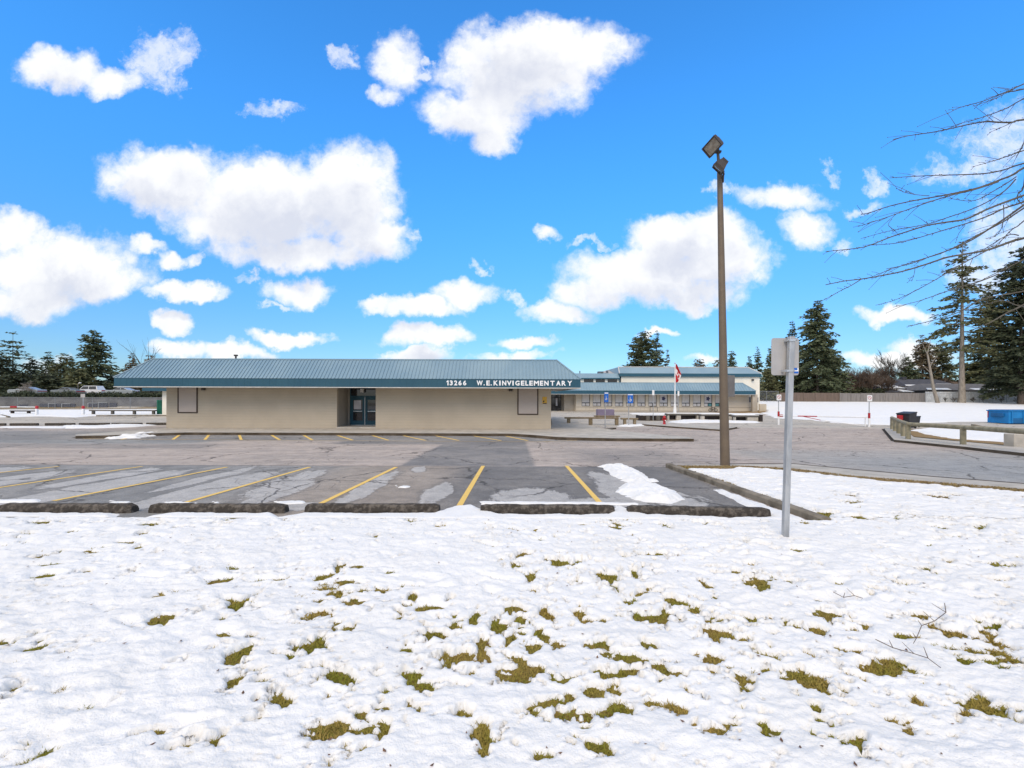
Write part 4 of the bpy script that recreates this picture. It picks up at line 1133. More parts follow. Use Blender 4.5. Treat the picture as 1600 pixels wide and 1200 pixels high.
# recessed entrance at the left end
sx0 = P(880, 640, YB + 2).x
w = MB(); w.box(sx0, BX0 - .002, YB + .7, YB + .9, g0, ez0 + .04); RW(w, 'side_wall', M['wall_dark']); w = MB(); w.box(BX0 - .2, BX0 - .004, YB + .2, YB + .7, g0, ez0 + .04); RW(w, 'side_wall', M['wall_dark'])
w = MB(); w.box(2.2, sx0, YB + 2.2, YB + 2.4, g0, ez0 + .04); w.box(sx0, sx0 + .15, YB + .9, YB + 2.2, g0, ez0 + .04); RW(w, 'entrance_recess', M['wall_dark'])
a, b = P(861, 640, YB + 2.2).x - .6, P(876, 640, YB + 2.2).x
f = MB()
for x in np.linspace(a, b, 4): f.box(x - .05, x + .05, YB + 2.06, YB + 2.19, g0 + .1, ez0)
f.box(a, b, YB + 2.07, YB + 2.18, g0 + .1, g0 + .2); f.box(a, b, YB + 2.07, YB + 2.18, 1.95, 2.05)
fo = RW(f, 'entrance_door', M['frame']); p = MB(); p.box(a, b, YB + 2.12, YB + 2.15, g0 + .1, ez0); p.build('pane', M['dark_glass'], fo, world=True)
p = MB(); p.box(a + (b - a) * .62, a + (b - a) * .75, YB + 2.05, YB + 2.055, .7, 1.9); p.build('pale_sheet', M['poster'], fo, world=True)
# right end: open porch with a post, vents
px = P(1179, 630, YE + .4).x
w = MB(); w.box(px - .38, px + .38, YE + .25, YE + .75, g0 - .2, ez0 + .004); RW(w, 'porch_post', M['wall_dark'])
w = MB(); w.box(P(1170.5, 620, YB).x, P(1174.5, 620, YB).x, YB - .04, YB - .004, P(1172, 628.5, YB).z, P(1172, 620.5, YB).z); RW(w, 'louvre', M['blue_grey'])
w = MB(); w.box(P(1182, 620, 71).x, P(1184.6, 620, 71).x, 70.93, 70.99, P(1172, 628.5, 71).z, P(1172, 621, 71).z); RW(w, 'louvre', M['blue_grey'])
# gym volume
YG = 71.0
gx0, gx1 = P(970.5, 590, YG).x, P(1187, 590, YG).x
gz0, gzt, gzr = P(1080, 588.6, YG - .3).z, P(1080, 583.7, YG - .3).z, P(1080, 574.0, YG + 1.4).z
w = MB(); w.box(gx0, gx1, YG, YG + .25, rz - 1.2, gz0 + .02); w.box(gx1 - .25, gx1, YG + .25, YG + 16, g0, gz0 + .02); w.box(gx0, gx0 + .25, YG + .25, YG + 16, rz - 1.2, gz0 + .02); w.box(ex1 - .2, gx1, YG, YG + .25, g0 - .4, rz - 1.2)
RW(w, 'gym_wall', M['cream'])
gr = empty('x', (0, 0, 0)); bpy.data.objects.remove(gr)
mb = MB(); mb.box(gx0 - .3, gx1 + .12, YG - .3, YG - .2, gz0, gzt); mb.box(gx1 + .02, gx1 + .12, YG - .2, YG + 16, gz0, gzt); mb.box(gx0 - .3, gx0 - .2, YG - .2, YG + 16, P(980, 600, YG).z, gzt); RW(mb, 'gym_fascia', M['fascia'])
a = [(gx0 - .32, YG - .33, gzt + .003), (gx1 + .14, YG - .33, gzt + .003), (gx1 + .14, YG + 16, gzt + .003), (gx0 - .32, YG + 16, gzt + .003)]
b = [(gx0 - .15, YG + 1.3, gzr), (gx1 - 1.1, YG + 1.3, gzr), (gx1 - 1.1, YG + 14.4, gzr), (gx0 - .15, YG + 14.4, gzr)]
mb = MB(); mb.add(a + b, [(0, 1, 5, 4), (1, 2, 6, 5), (2, 3, 7, 6), (3, 0, 4, 7), (4, 5, 6, 7)]); RW(mb, 'gym_roof', M['roof'])
mb = MB(); mb.tube([a[0], b[0]], .09, 6); mb.tube([a[1], b[1]], .09, 6); mb.box(b[0][0] - .05, b[1][0] + .05, YG + 1.22, YG + 1.38, gzr - .03, gzr + .09); RW(mb, 'roof_flashing', M['flashing'])
mb = MB(); e = P(936, 582, YG + 4); mb.add([b[0], (b[0][0], YG + 9, gzr), (e.x, YG + 9, e.z), (e.x, YG + 3, e.z), (gx0 - .32, YG + 1.2, gzt - .2)], [(0, 1, 2, 3, 4)]); RW(mb, 'gravel_roof', M['gravel_roof'])
# raised link with three clerestory windows
lx0, lx1 = P(880, 590, YG).x, gx0 - .31
z = lambda v: P(930, v, YG).z
w = MB(); w.box(lx0, lx1, YG, YG + 8, rz - .9, z(592.2)); RW(w, 'link_wall', M['cream'])
w = MB(); w.box(lx0 - .3, lx1, YG - .35, YG + 8, z(592.2), z(590.6)); RW(w, 'link_fascia', M['fascia'])
w = MB(); w.add([(lx0 - .3, YG - .36, z(590.55)), (lx1, YG - .36, z(590.55)), (lx1, YG + .8, z(583.6) + .06), (lx0 - .3, YG + .8, z(583.6) + .06), (lx0 - .3, YG + 8, z(583.6) + .06), (lx1, YG + 8, z(583.6) + .06)], [(0, 1, 2, 3), (3, 2, 5, 4)]); RW(w, 'link_roof', M['roof'])
for ua, ub in ((912.5, 927), (931, 945), (949.5, 964)):
    f = MB(); f.box(P(ua, 595, YG).x, P(ub, 595, YG).x, YG - .03, YG - .003, z(597.3), z(592.6)); fo = RW(f, 'clerestory_window', M['frame'])
    p = MB(); p.box(P(ua, 595, YG).x + .06, P(ub, 595, YG).x - .06, YG - .045, YG - .033, z(597.3) + .06, z(592.6) - .05); p.build('pane', M['dark_glass'], fo, world=True)
w = MB(); w.box(P(935, 580, YG + 3).x, P(943, 580, YG + 3).x, YG + 3, YG + 4, z(583), P(940, 580.3, YG + 3).z); RW(w, 'roof_vent', M['blue_grey']); w = MB(); w.tube([(P(948.5, 580, YG + 3).x, YG + 3, z(583)), (P(948.5, 580, YG + 3).x, YG + 3, P(948, 579, YG + 3).z)], .2, 8)
RW(w, 'roof_vent', M['blue_grey']); w = MB(); w.tube([(P(906, 580, YG + 3).x, YG + 3, z(584)), (P(906, 580, YG + 3).x, YG + 3, P(906, 579.5, YG + 3).z)], .09, 6)
RW(w, 'roof_vent', M['blue_grey'])
gl = P(1175.5, 593.5, YG)
r_ = empty('wall_lamp', (gl.x, YG - .004, gl.z), label='small brown floodlight high on the cream gym wall', cat='lamp')
b = MB(); b.box(-.22, .12, -.35, -.12, -.15, .12, .03); b.build('lamp_body', M['lamp_dark'], r_); b = MB(); b.tube([(0, -.12, 0), (0, 0, 0)], .05, 6); b.build('bracket', M['lamp_dark'], r_)
# low yard wall right of the gym
a, b = P(1183, 640, YE), P(1197, 640, YE)
lw_ = MB(); lw_.box(a.x + .3, b.x, YE - .1, YE + .15, gzf(b.x, YE) - .3, P(1190, 631.2, YE).z); o = lw_.build('yard_wall', M['wall'])
tag(o, 'short beige yard wall beside the gym corner', 'wall')

# far wing seen under the left eaves
a, b = P(222, 606, 52), P(262, 606, 52)
lwg = empty('outbuilding', (a.x, 52, gzf(a.x, 52)), label='pale outbuilding with blue eaves seen past the left end of the school', cat='building')
def LW(mb, n, m): return mb.build(n, m, lwg, world=True)
z = lambda v: P(240, v, 52).z
m_ = MB(); m_.box(a.x, b.x + 6, 52, 52.12, z(611), z(606.2)); LW(m_, 'fascia', M['fascia'])
m_ = MB(); m_.add([(a.x - .03, 51.98, z(606.1)), (b.x + 6, 51.98, z(606.1)), (b.x + 6, 53.0, z(602.6)), (a.x + .6, 53.0, z(602.6)), (a.x - .03, 60, z(606.1)), (a.x + .6, 60, z(602.6))], [(0, 1, 2, 3), (4, 0, 3, 5)]); LW(m_, 'roof', M['roof'])
m_ = MB(); m_.box(P(253.5, 606, 52.8).x, b.x + 6, 52.8, 53, gzf(a.x, 52) - .2, z(610.9)); LW(m_, 'wall', M['cream'])
m_ = MB(); m_.box(a.x + .1, b.x + 6, 52.13, 59, z(611) + .01, z(611) + .05); LW(m_, 'soffit', M['soffit'])
# ------------------------------------------------------------------ wheel stops of the near bays
def make_stop(a, b, label, seed):
    a, b = Vector(a), Vector(b); L = (b - a).length; c = (a + b) / 2
    c.z = gzf(c.x, c.y)
    n = 26
    prof = [(-.10, 0), (-.105, .06), (-.085, .125), (-.045, .158), (.045, .158), (.085, .125), (.105, .06), (.10, 0)]
    r = random.Random(seed); vs = []; fs = []
    for i in range(n + 1):
        x = -L / 2 + L * i / n
        e = min(i, n - i); k = 1.0 if e > 0 else .86
        for (py, pz) in prof:
            j = lambda s: (r.random() - .5) * s
            vs.append((x + (j(.012) if e else 0), py * k + j(.012), max(0, pz * (k if e == 0 else 1) + (j(.014) if pz > .01 else 0)) - .01))
    m = len(prof)
    for i in range(n):
        fs += [(i * m + k, (i + 1) * m + k, (i + 1) * m + k + 1, i * m + k + 1) for k in range(m - 1)]
    fs += [tuple(range(m)), tuple(range(n * m, n * m + m))[::-1]]
    o = link_mesh('wheel_stop', vs, fs, M['wheelstop']); o.location = c
    o.rotation_euler = (0, 0, math.atan2(b.y - a.y, b.x - a.x))
    return tag(o, label, 'wheel stop', 'concrete wheel stops at the near bays')
ST = [((3, 801), (211, 801.5), 'weathered concrete wheel stop leftmost in the near row, in front of the streaky wet bay'),
      ((238, 801.3), (448, 802), 'mossy concrete wheel stop second from the left in the near row'),
      ((479, 801.8), (687, 801.8), 'spotted dark wheel stop in the middle of the near row'),
      ((751, 803.2), (959, 803.8), 'dark wheel stop with a pale joint right of the snowy gap'),
      ((980, 804.5), (1201, 808.6), 'slanting wheel stop by the snow heap and the island kerb')]
for i, (a, b, l) in enumerate(ST):
    make_stop(G(a[0], a[1] - 1.5), G(b[0], b[1] - 1.5), l, 3 + i)
# far row on the left
FS = [(-60, -14), (-10, 9), (16, 60), (71, 117), (124, 171), (175, 222), (229, 262)]
for i, (u0, u1) in enumerate(FS):
    a, b = G(u0, 665.2 - .0045 * u0), G(u1, 665.2 - .0045 * u1)
    L = (b - a).length; c = (a + b) / 2
    m_ = MB(); m_.box(-L / 2, L / 2, -.1, .1, 0, .20, .03)
    o = m_.build('wheel_stop', M['wheelstop']); o.location = c; o.rotation_euler = (0, 0, math.atan2(b.y - a.y, b.x - a.x))
    lab = ['outermost far wheel stop past the left edge', 'far wheel stop cut by the left edge, left of the building', 'far wheel stop in front of the dark bench, left lot', 'far wheel stop left of the red and white sign post',
           'far wheel stop below the red and white sign post', 'far wheel stop half buried in snow, below the long rail', 'far wheel stop nearest the school corner, below the green container'][i]
    if i: tag(o, lab, 'wheel stop', 'far row of wheel stops left of the school')
    else: bpy.data.objects.remove(o)

# ------------------------------------------------------------------ floodlight pole
b0 = G(1133, 728); b0.z += .05
pt = P(1124.5, 266, b0.y); p2 = P(1121.5, 236, b0.y)
lp = empty('floodlight_pole', b0, label='tall tapered brown pole with two floodlights on the island', cat='light pole')
rel = lambda p: Vector(p) - b0
px = b0.y / FPX
m_ = MB(); m_.tube([(0, 0, -.15), rel(b0.lerp(pt, .5)), rel(pt)], [7.3 * px, 5.6 * px, 4.0 * px], 14); m_.build('pole', M['pole_brown'], lp)
m_ = MB(); m_.tube([rel(pt), rel(P(1122.5, 250, b0.y)), rel(p2)], [2.6 * px, 2.3 * px, 2.2 * px], 8); m_.build('tenon', M['lamp_dark'], lp)
m_ = MB(); m_.tube([rel(P(1130, 285, b0.y - .07)), rel(P(1131, 268, b0.y - .07)), rel(P(1127, 255, b0.y - .05))], .022, 6); m_.build('conduit', M['lamp_dark'], lp)
def flood(c, aim, roll, s):
    """box shaped floodlight head: housing, visor rim, glass"""
    z = -Vector(aim).normalized()
    a = MB(); v = []
    for (hw, hh, zz) in ((.24, .17, 0), (.25, .18, .05), (.17, .12, .22), (.13, .09, .25)):
        v += [(-hw * s, -hh * s, zz * s), (hw * s, -hh * s, zz * s), (hw * s, hh * s, zz * s), (-hw * s, hh * s, zz * s)]
    f = [(3, 2, 1, 0), (12, 13, 14, 15)] + [(4 * i + k, 4 * i + (k + 1) % 4, 4 * i + 4 + (k + 1) % 4, 4 * i + 4 + k) for i in range(3) for k in range(4)]
    a.add(v, f); h = a.build('floodlight', M['lamp_dark'], lp)
    h.location = rel(c); h.rotation_euler = (z.to_track_quat('Z', 'Y') @ Matrix.Rotation(roll, 4, 'Z').to_quaternion()).to_euler()
    a = MB(); a.box(-.21 * s, .21 * s, -.145 * s, .145 * s, -.012, -.003); a.build('lens', M['lamp_glass'], h)
    a = MB(); q = s
    a.box(-.25 * q, .25 * q, -.18 * q, -.155 * q, -.05, -.002); a.box(-.25 * q, .25 * q, .155 * q, .18 * q, -.05, -.002); a.box(-.25 * q, -.225 * q, -.155 * q, .155 * q, -.05, -.002); a.box(.225 * q, .25 * q, -.155 * q, .155 * q, -.05, -.002); a.build('rim', M['lamp_dark'], h)
    a = MB()
    for k in range(5): a.box((-.14 + .07 * k - .006) * s, (-.14 + .07 * k + .006) * s, -.11 * s, .11 * s, .16 * s, .29 * s)
    a.build('cooling_fin', M['lamp_dark'], h).__setitem__('kind', 'stuff')
# heads become parts of the pole (empties carry only their sub-parts)
flood(P(1113, 229, b0.y - .05), (-.70, -.45, -.55), -.38, 1.12)
flood(P(1122, 263, b0.y - .30), (-.55, .35, -.6), .35, 1.0)
m_ = MB(); m_.tube([rel(p2), rel(P(1121, 232, b0.y))], .055, 8); m_.box(rel(p2).x - .10, rel(p2).x + .10, rel(p2).y - .05, rel(p2).y + .05, rel(p2).z - .06, rel(p2).z + .0); m_.build('bracket', M['lamp_dark'], lp)
m_ = MB(); m_.tube([rel(P(1128, 282, b0.y - .02)), rel(P(1131, 272, b0.y - .2)), rel(P(1127, 264, b0.y - .28))], .03, 8); m_.build('bracket', M['lamp_dark'], lp)
# plate sign strapped to the far side of the pole
t0, t1 = P(1143, 586, b0.y), P(1143, 620, b0.y)
ps = empty('plate_sign', (b0.x + 11 * px, b0.y + .12, t1.z), rz=R(33), label='grey plate sign strapped edge-on to the tall brown pole', cat='sign')
h = t0.z - t1.z
m_ = MB(); m_.box(-.22, .22, -.012, 0, 0, h, .004); m_.build('plate', M['plate_grey'], ps)
m_ = MB(); m_.box(-.20, .2, .004, .05, .03, .07); m_.box(-.20, .2, .004, .05, h - .07, h - .03); m_.build('strap', M['alu'], ps)

# ------------------------------------------------------------------ near sign seen from behind
a0 = G(1226, 838.5, LAWN_Z + .03); k = a0.y / FPX
top = P(1236, 526, a0.y)
ns = empty('road_sign', a0, label='back of a grey metal sign on a galvanised post in the near snow', cat='sign')
d = top - a0
m_ = MB(); w_ = 4.1 * k
m_.prism([(-w_, -w_, -.3), (w_, -w_, -.3), (w_, w_, -.3), (-w_, w_, -.3)], (0, 0, 0), Vector((d.x, 0, d.z + .3)))
m_.build('post', M['galv'], ns, bevel=.007)

def rrect(x0, x1, z0, z1, r_, y):
    pts = []
    for cx, cz, s0 in ((x1 - r_, z1 - r_, 0), (x0 + r_, z1 - r_, 90), (x0 + r_, z0 + r_, 180), (x1 - r_, z0 + r_, 270)):
        pts += [(cx + r_ * math.cos(R(s0 + q)), y, cz + r_ * math.sin(R(s0 + q))) for q in (0, 22, 45, 68, 90)]
    return pts
pl0, pl1 = P(1208.5, 586, a0.y) - a0, P(1252, 527.5, a0.y) - a0
yy = w_ + .016
m_ = MB(); m_.prism(rrect(pl0.x, pl1.x, pl0.z, pl1.z, .035, yy), (0, 0, 0), (0, .004, 0)); m_.build('sign_plate', M['sign_back'], ns)
for v in (532, 579.5):
    c = P(1235.5 if v < 560 else 1231, v, a0.y) - a0
    m_ = MB(); m_.box(c.x - w_ - .03, c.x + w_ + .03, -w_ - .012, -w_ - .003, c.z - .014, c.z + .014); m_.box(c.x - w_ - .03, c.x - w_ - .004, -w_ - .003, yy - .001, c.z - .014, c.z + .014); m_.box(c.x + w_ + .004, c.x + w_ + .03, -w_ - .003, yy - .001, c.z - .014, c.z + .014)
    cl = m_.build('clamp', M['alu'], ns)
    m_ = MB(); m_.tube([(c.x - w_ - .017, -w_ - .024, c.z), (c.x - w_ - .017, -w_ - .012, c.z)], .010, 6); m_.tube([(c.x + w_ + .017, -w_ - .024, c.z), (c.x + w_ + .017, -w_ - .012, c.z)], .010, 6); m_.build('bolt', M['galv'], cl)
q0, q1 = P(1239.8, 583, a0.y) - a0, P(1251, 574.5, a0.y) - a0
m_ = MB(); m_.box(q0.x, q1.x, yy - .003, yy - .001, q0.z, q1.z); st = m_.build('sticker', M['blue_sign'], ns)
m_ = MB(); m_.box(q0.x, q1.x, yy - .0045, yy - .0035, q0.z + .028, q0.z + .044); m_.box(q1.x - .014, q1.x, yy - .0045, yy - .0035, q0.z + .044, q1.z); m_.build('white_band', M['white_paint'], st)

# ------------------------------------------------------------------ benches on the plaza
def bench(pxs, vb, vt, uL, uR, label, th=.14, wd=.36, m=None):
    base = G((uL + uR) / 2, vb, .12); Y = base.y
    a, b = P(uL, vb, Y).x, P(uR, vb, Y).x; zt = P((uL + uR) / 2, vt, Y).z - base.z
    r_ = empty('bench', base, label=label, cat='bench')
    s_ = MB(); s_.box(a - base.x, b - base.x, -wd / 2, wd / 2, zt - th, zt, .02); s_.build('seat', m or M['wood'], r_)
    for (u0, u1) in pxs:
        x0, x1 = P(u0, vb, Y).x - base.x, P(u1, vb, Y).x - base.x
        l = MB(); l.box(x0, x1, -wd / 2 + .04, wd / 2 - .04, -.1, zt - th - .002, .015); l.build('leg', m or M['wood'], r_)
    return r_
bench([(886, 891), (920, 925.5), (961, 966)], 661.8, 651.8, 882, 966, 'long brown timber bench on three legs in front of the plaza')
bench([(974, 978), (989.5, 993.5)], 662.3, 653.0, 970, 996.5, 'short brown timber bench left of the hydrant')
bench([(931, 935), (963, 966)], 652.2, 649.2, 928, 968.5, 'low timber bench behind the long bench, beside the mauve box')
bb = G(947, 650.5, .1)
x0, x1 = P(934, 650, bb.y).x - bb.x, P(960, 650, bb.y).x - bb.x; h = P(947, 639.7, bb.y).z - bb.z
r_ = empty('utility_box', bb, label='mauve grey utility box standing behind the timber benches', cat='utility box')
m_ = MB(); m_.box(x0, x1, 0, 1.1, -.1, h, .04); m_.build('cabinet', M['purple_box'], r_)
m_ = MB(); m_.box(x0 + .02, x0 + (x1 - x0) * .22, -.03, -.002, .1, h - .08); m_.build('door', M['purple_box'], r_)

# planters with timber seats on concrete blocks
def seatwall(uL, uR, blocks, darks, vb, vt, label, endpost=None):
    base = G((uL + uR) / 2, vb, .0); Y = base.y; X = lambda u: P(u, vb, Y).x - base.x
    zt = P((uL + uR) / 2, vt, Y).z - base.z
    r_ = empty('planter_bench', base, label=label, cat='planter', group='timber topped planter benches on the plaza')
    s_ = MB(); s_.box(X(uL), X(uR), -.05, .75, zt - .16, zt, .02); s_.build('seat', M['grey_wood'], r_)
    s_ = MB(); s_.box(X(uL) + .03, X(uR) - .03, -.02, .72, zt + .002, zt + .07, .025); s_.build('snow_cap', M['snow'], r_)
    s_ = MB(); s_.box(X(uL) + .05, X(uR) - .05, .42, .60, -.1, zt - .162); s_.build('void_shade_board', M['dark_wood'], r_)  # dark sheet painting in the shade of the hollow behind the blocks
    for u0, u1 in blocks:
        b_ = MB(); b_.box(X(u0), X(u1), .0, .40, -.1, zt - .164, .015); b_.build('concrete_block', M['concrete'], r_)
    if endpost:
        b_ = MB(); b_.box(X(endpost[0]), X(endpost[1]), -.12, .78, -.1, zt + .1, .02); b_.build('end_post', M['dark_wood'], r_)
seatwall(1042, 1094, [(1043, 1046), (1057, 1064), (1089, 1093)], None, 656.3, 646.6, 'planter bench behind the hydrant, under the flag pole')
seatwall(1095.5, 1146, [(1096, 1101), (1126.5, 1131), (1139, 1145)], None, 657.3, 647.6, 'planter bench with two dark openings, left of and behind the brown pole')
seatwall(1147.5, 1187, [(1148, 1150), (1168, 1185)], None, 658.6, 649.2, 'planter bench right of the brown pole ending in a dark post', (1186, 1191))
base = G(1018, 657.5); Y = base.y; X = lambda u: P(u, 657, Y).x - base.x; zt = P(1018, 649.2, Y).z - base.z
r_ = empty('planter_box', base, label='black timber planter box with round posts left of the hydrant', cat='planter')
m_ = MB(); m_.box(X(1000), X(1043), .2, 1.6, -.1, zt, .02); m_.build('box', M['dark_wood'], r_)
for u in (1012, 1028):
    m_ = MB(); m_.lathe([(.22, -.1), (.22, zt - .12), (.19, zt - .06)], 12, (X(u), -.05, 0)); m_.build('post', M['grey_wood'], r_)
m_ = MB(); m_.box(X(1000) + .05, X(1043) - .05, .25, 1.55, zt - .02, zt + .03, .01); m_.build('snow_cap', M['snow'], r_)

# ------------------------------------------------------------------ hydrant
hb = G(1038, 663.2, .1); H = P(1038, 648.6, hb.y).z - hb.z
r_ = empty('fire_hydrant', hb, label='red fire hydrant standing at the kerb of the plaza', cat='fire hydrant')
s_ = H / .78
m_ = MB(); m_.lathe([(.15 * s_, -.05), (.15 * s_, .05 * s_), (.105 * s_, .06 * s_), (.105 * s_, .50 * s_), (.15 * s_, .51 * s_), (.15 * s_, .55 * s_)], 14); m_.build('barrel', M['red_paint'], r_)
m_ = MB(); m_.lathe([(.13 * s_, .55 * s_), (.125 * s_, .62 * s_), (.08 * s_, .70 * s_), (.03 * s_, .73 * s_), (.03 * s_, .78 * s_)], 14); m_.build('bonnet', M['red_paint'], r_)
for an in (0, 180):
    c, q = math.cos(R(an)), math.sin(R(an))
    m_ = MB(); m_.tube([(0, 0, .42 * s_), (c * .19 * s_, q * .19 * s_, .42 * s_)], .055 * s_, 10); m_.build('side_outlet', M['red_paint'], r_)
m_ = MB(); m_.tube([(0, 0, .33 * s_), (0, -.19 * s_, .33 * s_)], .08 * s_, 10); m_.build('front_outlet', M['red_paint'], r_)
m_ = MB(); m_.tube([(.03, -.191 * s_, .33 * s_), (.03, -.2 * s_, .33 * s_)], .05 * s_, 10); m_.build('outlet_cap', M['white_paint'], r_)

# ------------------------------------------------------------------ flag pole and flag
fb = G(1054.5, 648.5, 0)
r_ = empty('flagpole', fb, label='white flagpole on a thick white base before the rear wing', cat='flagpole')
ztop = P(1054.5, 568.5, fb.y).z - fb.z; kx = fb.y / FPX
m_ = MB(); m_.tube([(0, 0, -.2), (0, 0, ztop)], [1.2 * kx, .7 * kx], 10); m_.build('pole', M['white_paint'], r_)
m_ = MB(); m_.lathe([(2.6 * kx, -.2), (2.5 * kx, (648 - 641) * kx), (1.7 * kx, (648 - 633) * kx), (1.2 * kx, (648 - 631) * kx)], 12); m_.build('base_sleeve', M['white_paint'], r_)
m_ = MB(); m_.lathe([(.01, ztop), (.09, ztop + .04), (.11, ztop + .1), (.05, ztop + .18), (.005, ztop + .2)], 10); m_.build('finial', M['alu'], r_)
fl = empty('flag', fb + Vector((.1, -.02, P(1054.5, 597.5, fb.y).z - fb.z)), label='red and white maple leaf flag hanging limp on the white flagpole', cat='flag')
hgt = P(1054.5, 569, fb.y).z - P(1054.5, 597.5, fb.y).z
# hanging folds: width shrinks, cloth waves in depth; the three bars run down the fall of the cloth
nx, nz = 24, 36
V = []; Fq = []; mi = []
for j in range(nz + 1):
    t = j / nz
    wmax = (.12 + .46 * math.sin(math.pi * min(1, t * 1.02)) ** .8) * (1 - .12 * math.sin(9 * t))
    for i in range(nx + 1):
        s_ = i / nx
        V.append((s_ * wmax, .16 * math.sin(s_ * 11 + t * 2.5) * (.3 + s_), hgt * (t - .09 * s_ * math.sin(t * 3))))
for j in range(nz):
    for i in range(nx):
        Fq.append((j * (nx + 1) + i, j * (nx + 1) + i + 1, (j + 1) * (nx + 1) + i + 1, (j + 1) * (nx + 1) + i))
def cloth(name, sel, m):
    fs = [f for q, f in enumerate(Fq) if sel((q % nx + .5) / nx, (q // nx + .5) / nz)]
    o = link_mesh(name, V, fs, m, fl, smooth_=True)
    sm = o.modifiers.new('thick', 'SOLIDIFY'); sm.thickness = .006
    return o
bar = lambda s, t: t + .35 * s - .12
leaf = lambda s, t: abs(bar(s, t) - .50) < .085 - .05 * abs(math.sin(s * 14)) and .2 < s < .8
cloth('red_bar', lambda s, t: bar(s, t) < .36, M['flag_red'])
cloth('red_bar', lambda s, t: bar(s, t) > .66, M['flag_red'])
cloth('white_field', lambda s, t: .36 <= bar(s, t) <= .66 and not leaf(s, t), M['flag_white'])
cloth('maple_leaf', lambda s, t: .36 <= bar(s, t) <= .66 and leaf(s, t), M['flag_red'])

# ------------------------------------------------------------------ sign posts on the plaza
def sign_post(u, vb, vt, plate, mt, label, pw=.035, blue=False, off=.12):
    b_ = G(u, vb, off); Y = b_.y; kx = Y / FPX
    r_ = empty('sign_post', b_, label=label, cat='sign')
    ht = P(u, vt, Y).z - b_.z
    m_ = MB(); m_.tube([(0, 0, -.2), (0, 0, ht - .02)], pw, 8); m_.build('post', M['galv'], r_)
    u0, u1, v0, v1 = plate
    x0, x1 = P(u0, v0, Y).x - b_.x, P(u1, v0, Y).x - b_.x; z0, z1 = P(u, v1, Y).z - b_.z, P(u, v0, Y).z - b_.z
    m_ = MB(); m_.box(x0, x1, -.06, -.045, z0, z1, .004); p_ = m_.build('plate', mt, r_)
    cx, cz, w_ = (x0 + x1) / 2, (z0 + z1) / 2, (x1 - x0)
    if blue:
        # white wheelchair user on blue, white panel above
        m_ = MB(); y = -.064; s_ = w_ * .9
        m_.box(x0 + .02, x1 - .02, y, y + .002, z1 - .10, z1 - .02); m_.build('white_panel', M['white_paint'], p_)
        m_ = MB(); q = []
        for k_ in range(14):
            a0_, a1_ = R(-200 + 240 * k_ / 14), R(-200 + 240 * (k_ + 1) / 14)
            for (aa, rr) in ((a0_, .30), (a1_, .30), (a1_, .22), (a0_, .22)): q.append((cx - .02 + math.cos(aa) * rr * s_, y, cz - .12 + math.sin(aa) * rr * s_))
        m_.add(q, [(4 * k_ + 0, 4 * k_ + 1, 4 * k_ + 2, 4 * k_ + 3) for k_ in range(14)])
        m_.box(cx - .09 * s_, cx - .01 * s_, y, y + .001, cz - .1, cz + .22 * s_); m_.box(cx - .05 * s_, cx + .2 * s_, y, y + .001, cz - .14, cz - .07)
        m_.lathe([(.001, 0), (.07 * s_, .0), (.07 * s_, .08 * s_), (.001, .085 * s_)], 8, (cx - .05 * s_, y, cz + .26 * s_)); m_.build('wheelchair_symbol', M['white_paint'], p_)
    return r_
sign_post(945.5, 668.5, 613, (944, 950.5, 613, 628.5), M['blue_sign'], 'blue disabled parking sign on a thin post before the long bench', blue=True)
sign_post(982.3, 663.5, 615, (980.5, 989, 615.5, 630), M['blue_sign'], 'blue disabled parking sign on a thin post by the short bench', blue=True)
sign_post(1020.5, 657.5, 609, (1018.8, 1022.2, 609.5, 617.5), M['white_paint'], 'narrow white sign on a thin post before the black planter box', off=0)
sign_post(1059.8, 655, 611, (1058.4, 1061.2, 611, 618.5), M['white_paint'], 'narrow white sign on a thin post right of the flagpole', off=0)

# ------------------------------------------------------------------ bicycle and rack against the rear wing
def bicycle(u0, u1, vb, label):
    Y = YB - .35; a, b = P(u0, vb, Y), P(u1, vb, Y); L = b.x - a.x; r = L * .19
    gz_ = gzf((a.x + b.x) / 2, Y)
    r_ = empty('bicycle', ((a.x + b.x) / 2, Y, gz_), label=label, cat='bicycle')
    for x in (-L / 2 + r, L / 2 - r):
        m_ = MB(); pts = [(x + r * math.cos(t), 0, r + r * math.sin(t)) for t in np.linspace(0, 2 * math.pi, 21)]; m_.tube(pts, .035, 5, False); wl = m_.build('wheel', M['tyre'], r_)
        m_ = MB()
        for t in np.linspace(0, math.pi, 7)[:-1]: m_.tube([(x + r * math.cos(t), 0, r + r * math.sin(t)), (x - r * math.cos(t), 0, r - r * math.sin(t))], .006, 3)
        m_.build('spoke', M['alu'], wl).__setitem__('kind', 'stuff')
    rw_, fw = Vector((-L / 2 + r, 0, r)), Vector((L / 2 - r, 0, r)); bbk = Vector((-.05, 0, r * .9)); st = Vector((-L * .14, 0, r * 2.5)); hd = Vector((L * .2, 0, r * 2.5))
    m_ = MB()
    for p, q in ((rw_, bbk), (rw_, st), (bbk, st), (bbk, hd), (st, hd), (hd, fw)): m_.tube([p, q], .025, 6)
    m_.build('bike_frame', M['dark_wood'], r_)
    m_ = MB(); m_.box(st.x - .14, st.x + .12, -.06, .06, st.z + .04, st.z + .1, .02); m_.tube([st, st + Vector((0, 0, .05))], .02, 6); m_.build('saddle', M['tyre'], r_)
    m_ = MB(); m_.tube([hd, hd + Vector((.02, 0, .12))], .02, 6); m_.tube([hd + Vector((-.08, -.25, .14)), hd + Vector((.04, 0, .13)), hd + Vector((-.08, .25, .14))], .02, 6); m_.build('handlebar', M['tyre'], r_)
bicycle(1107.5, 1121, 644, 'black bicycle parked below the poster window of the rear wing')
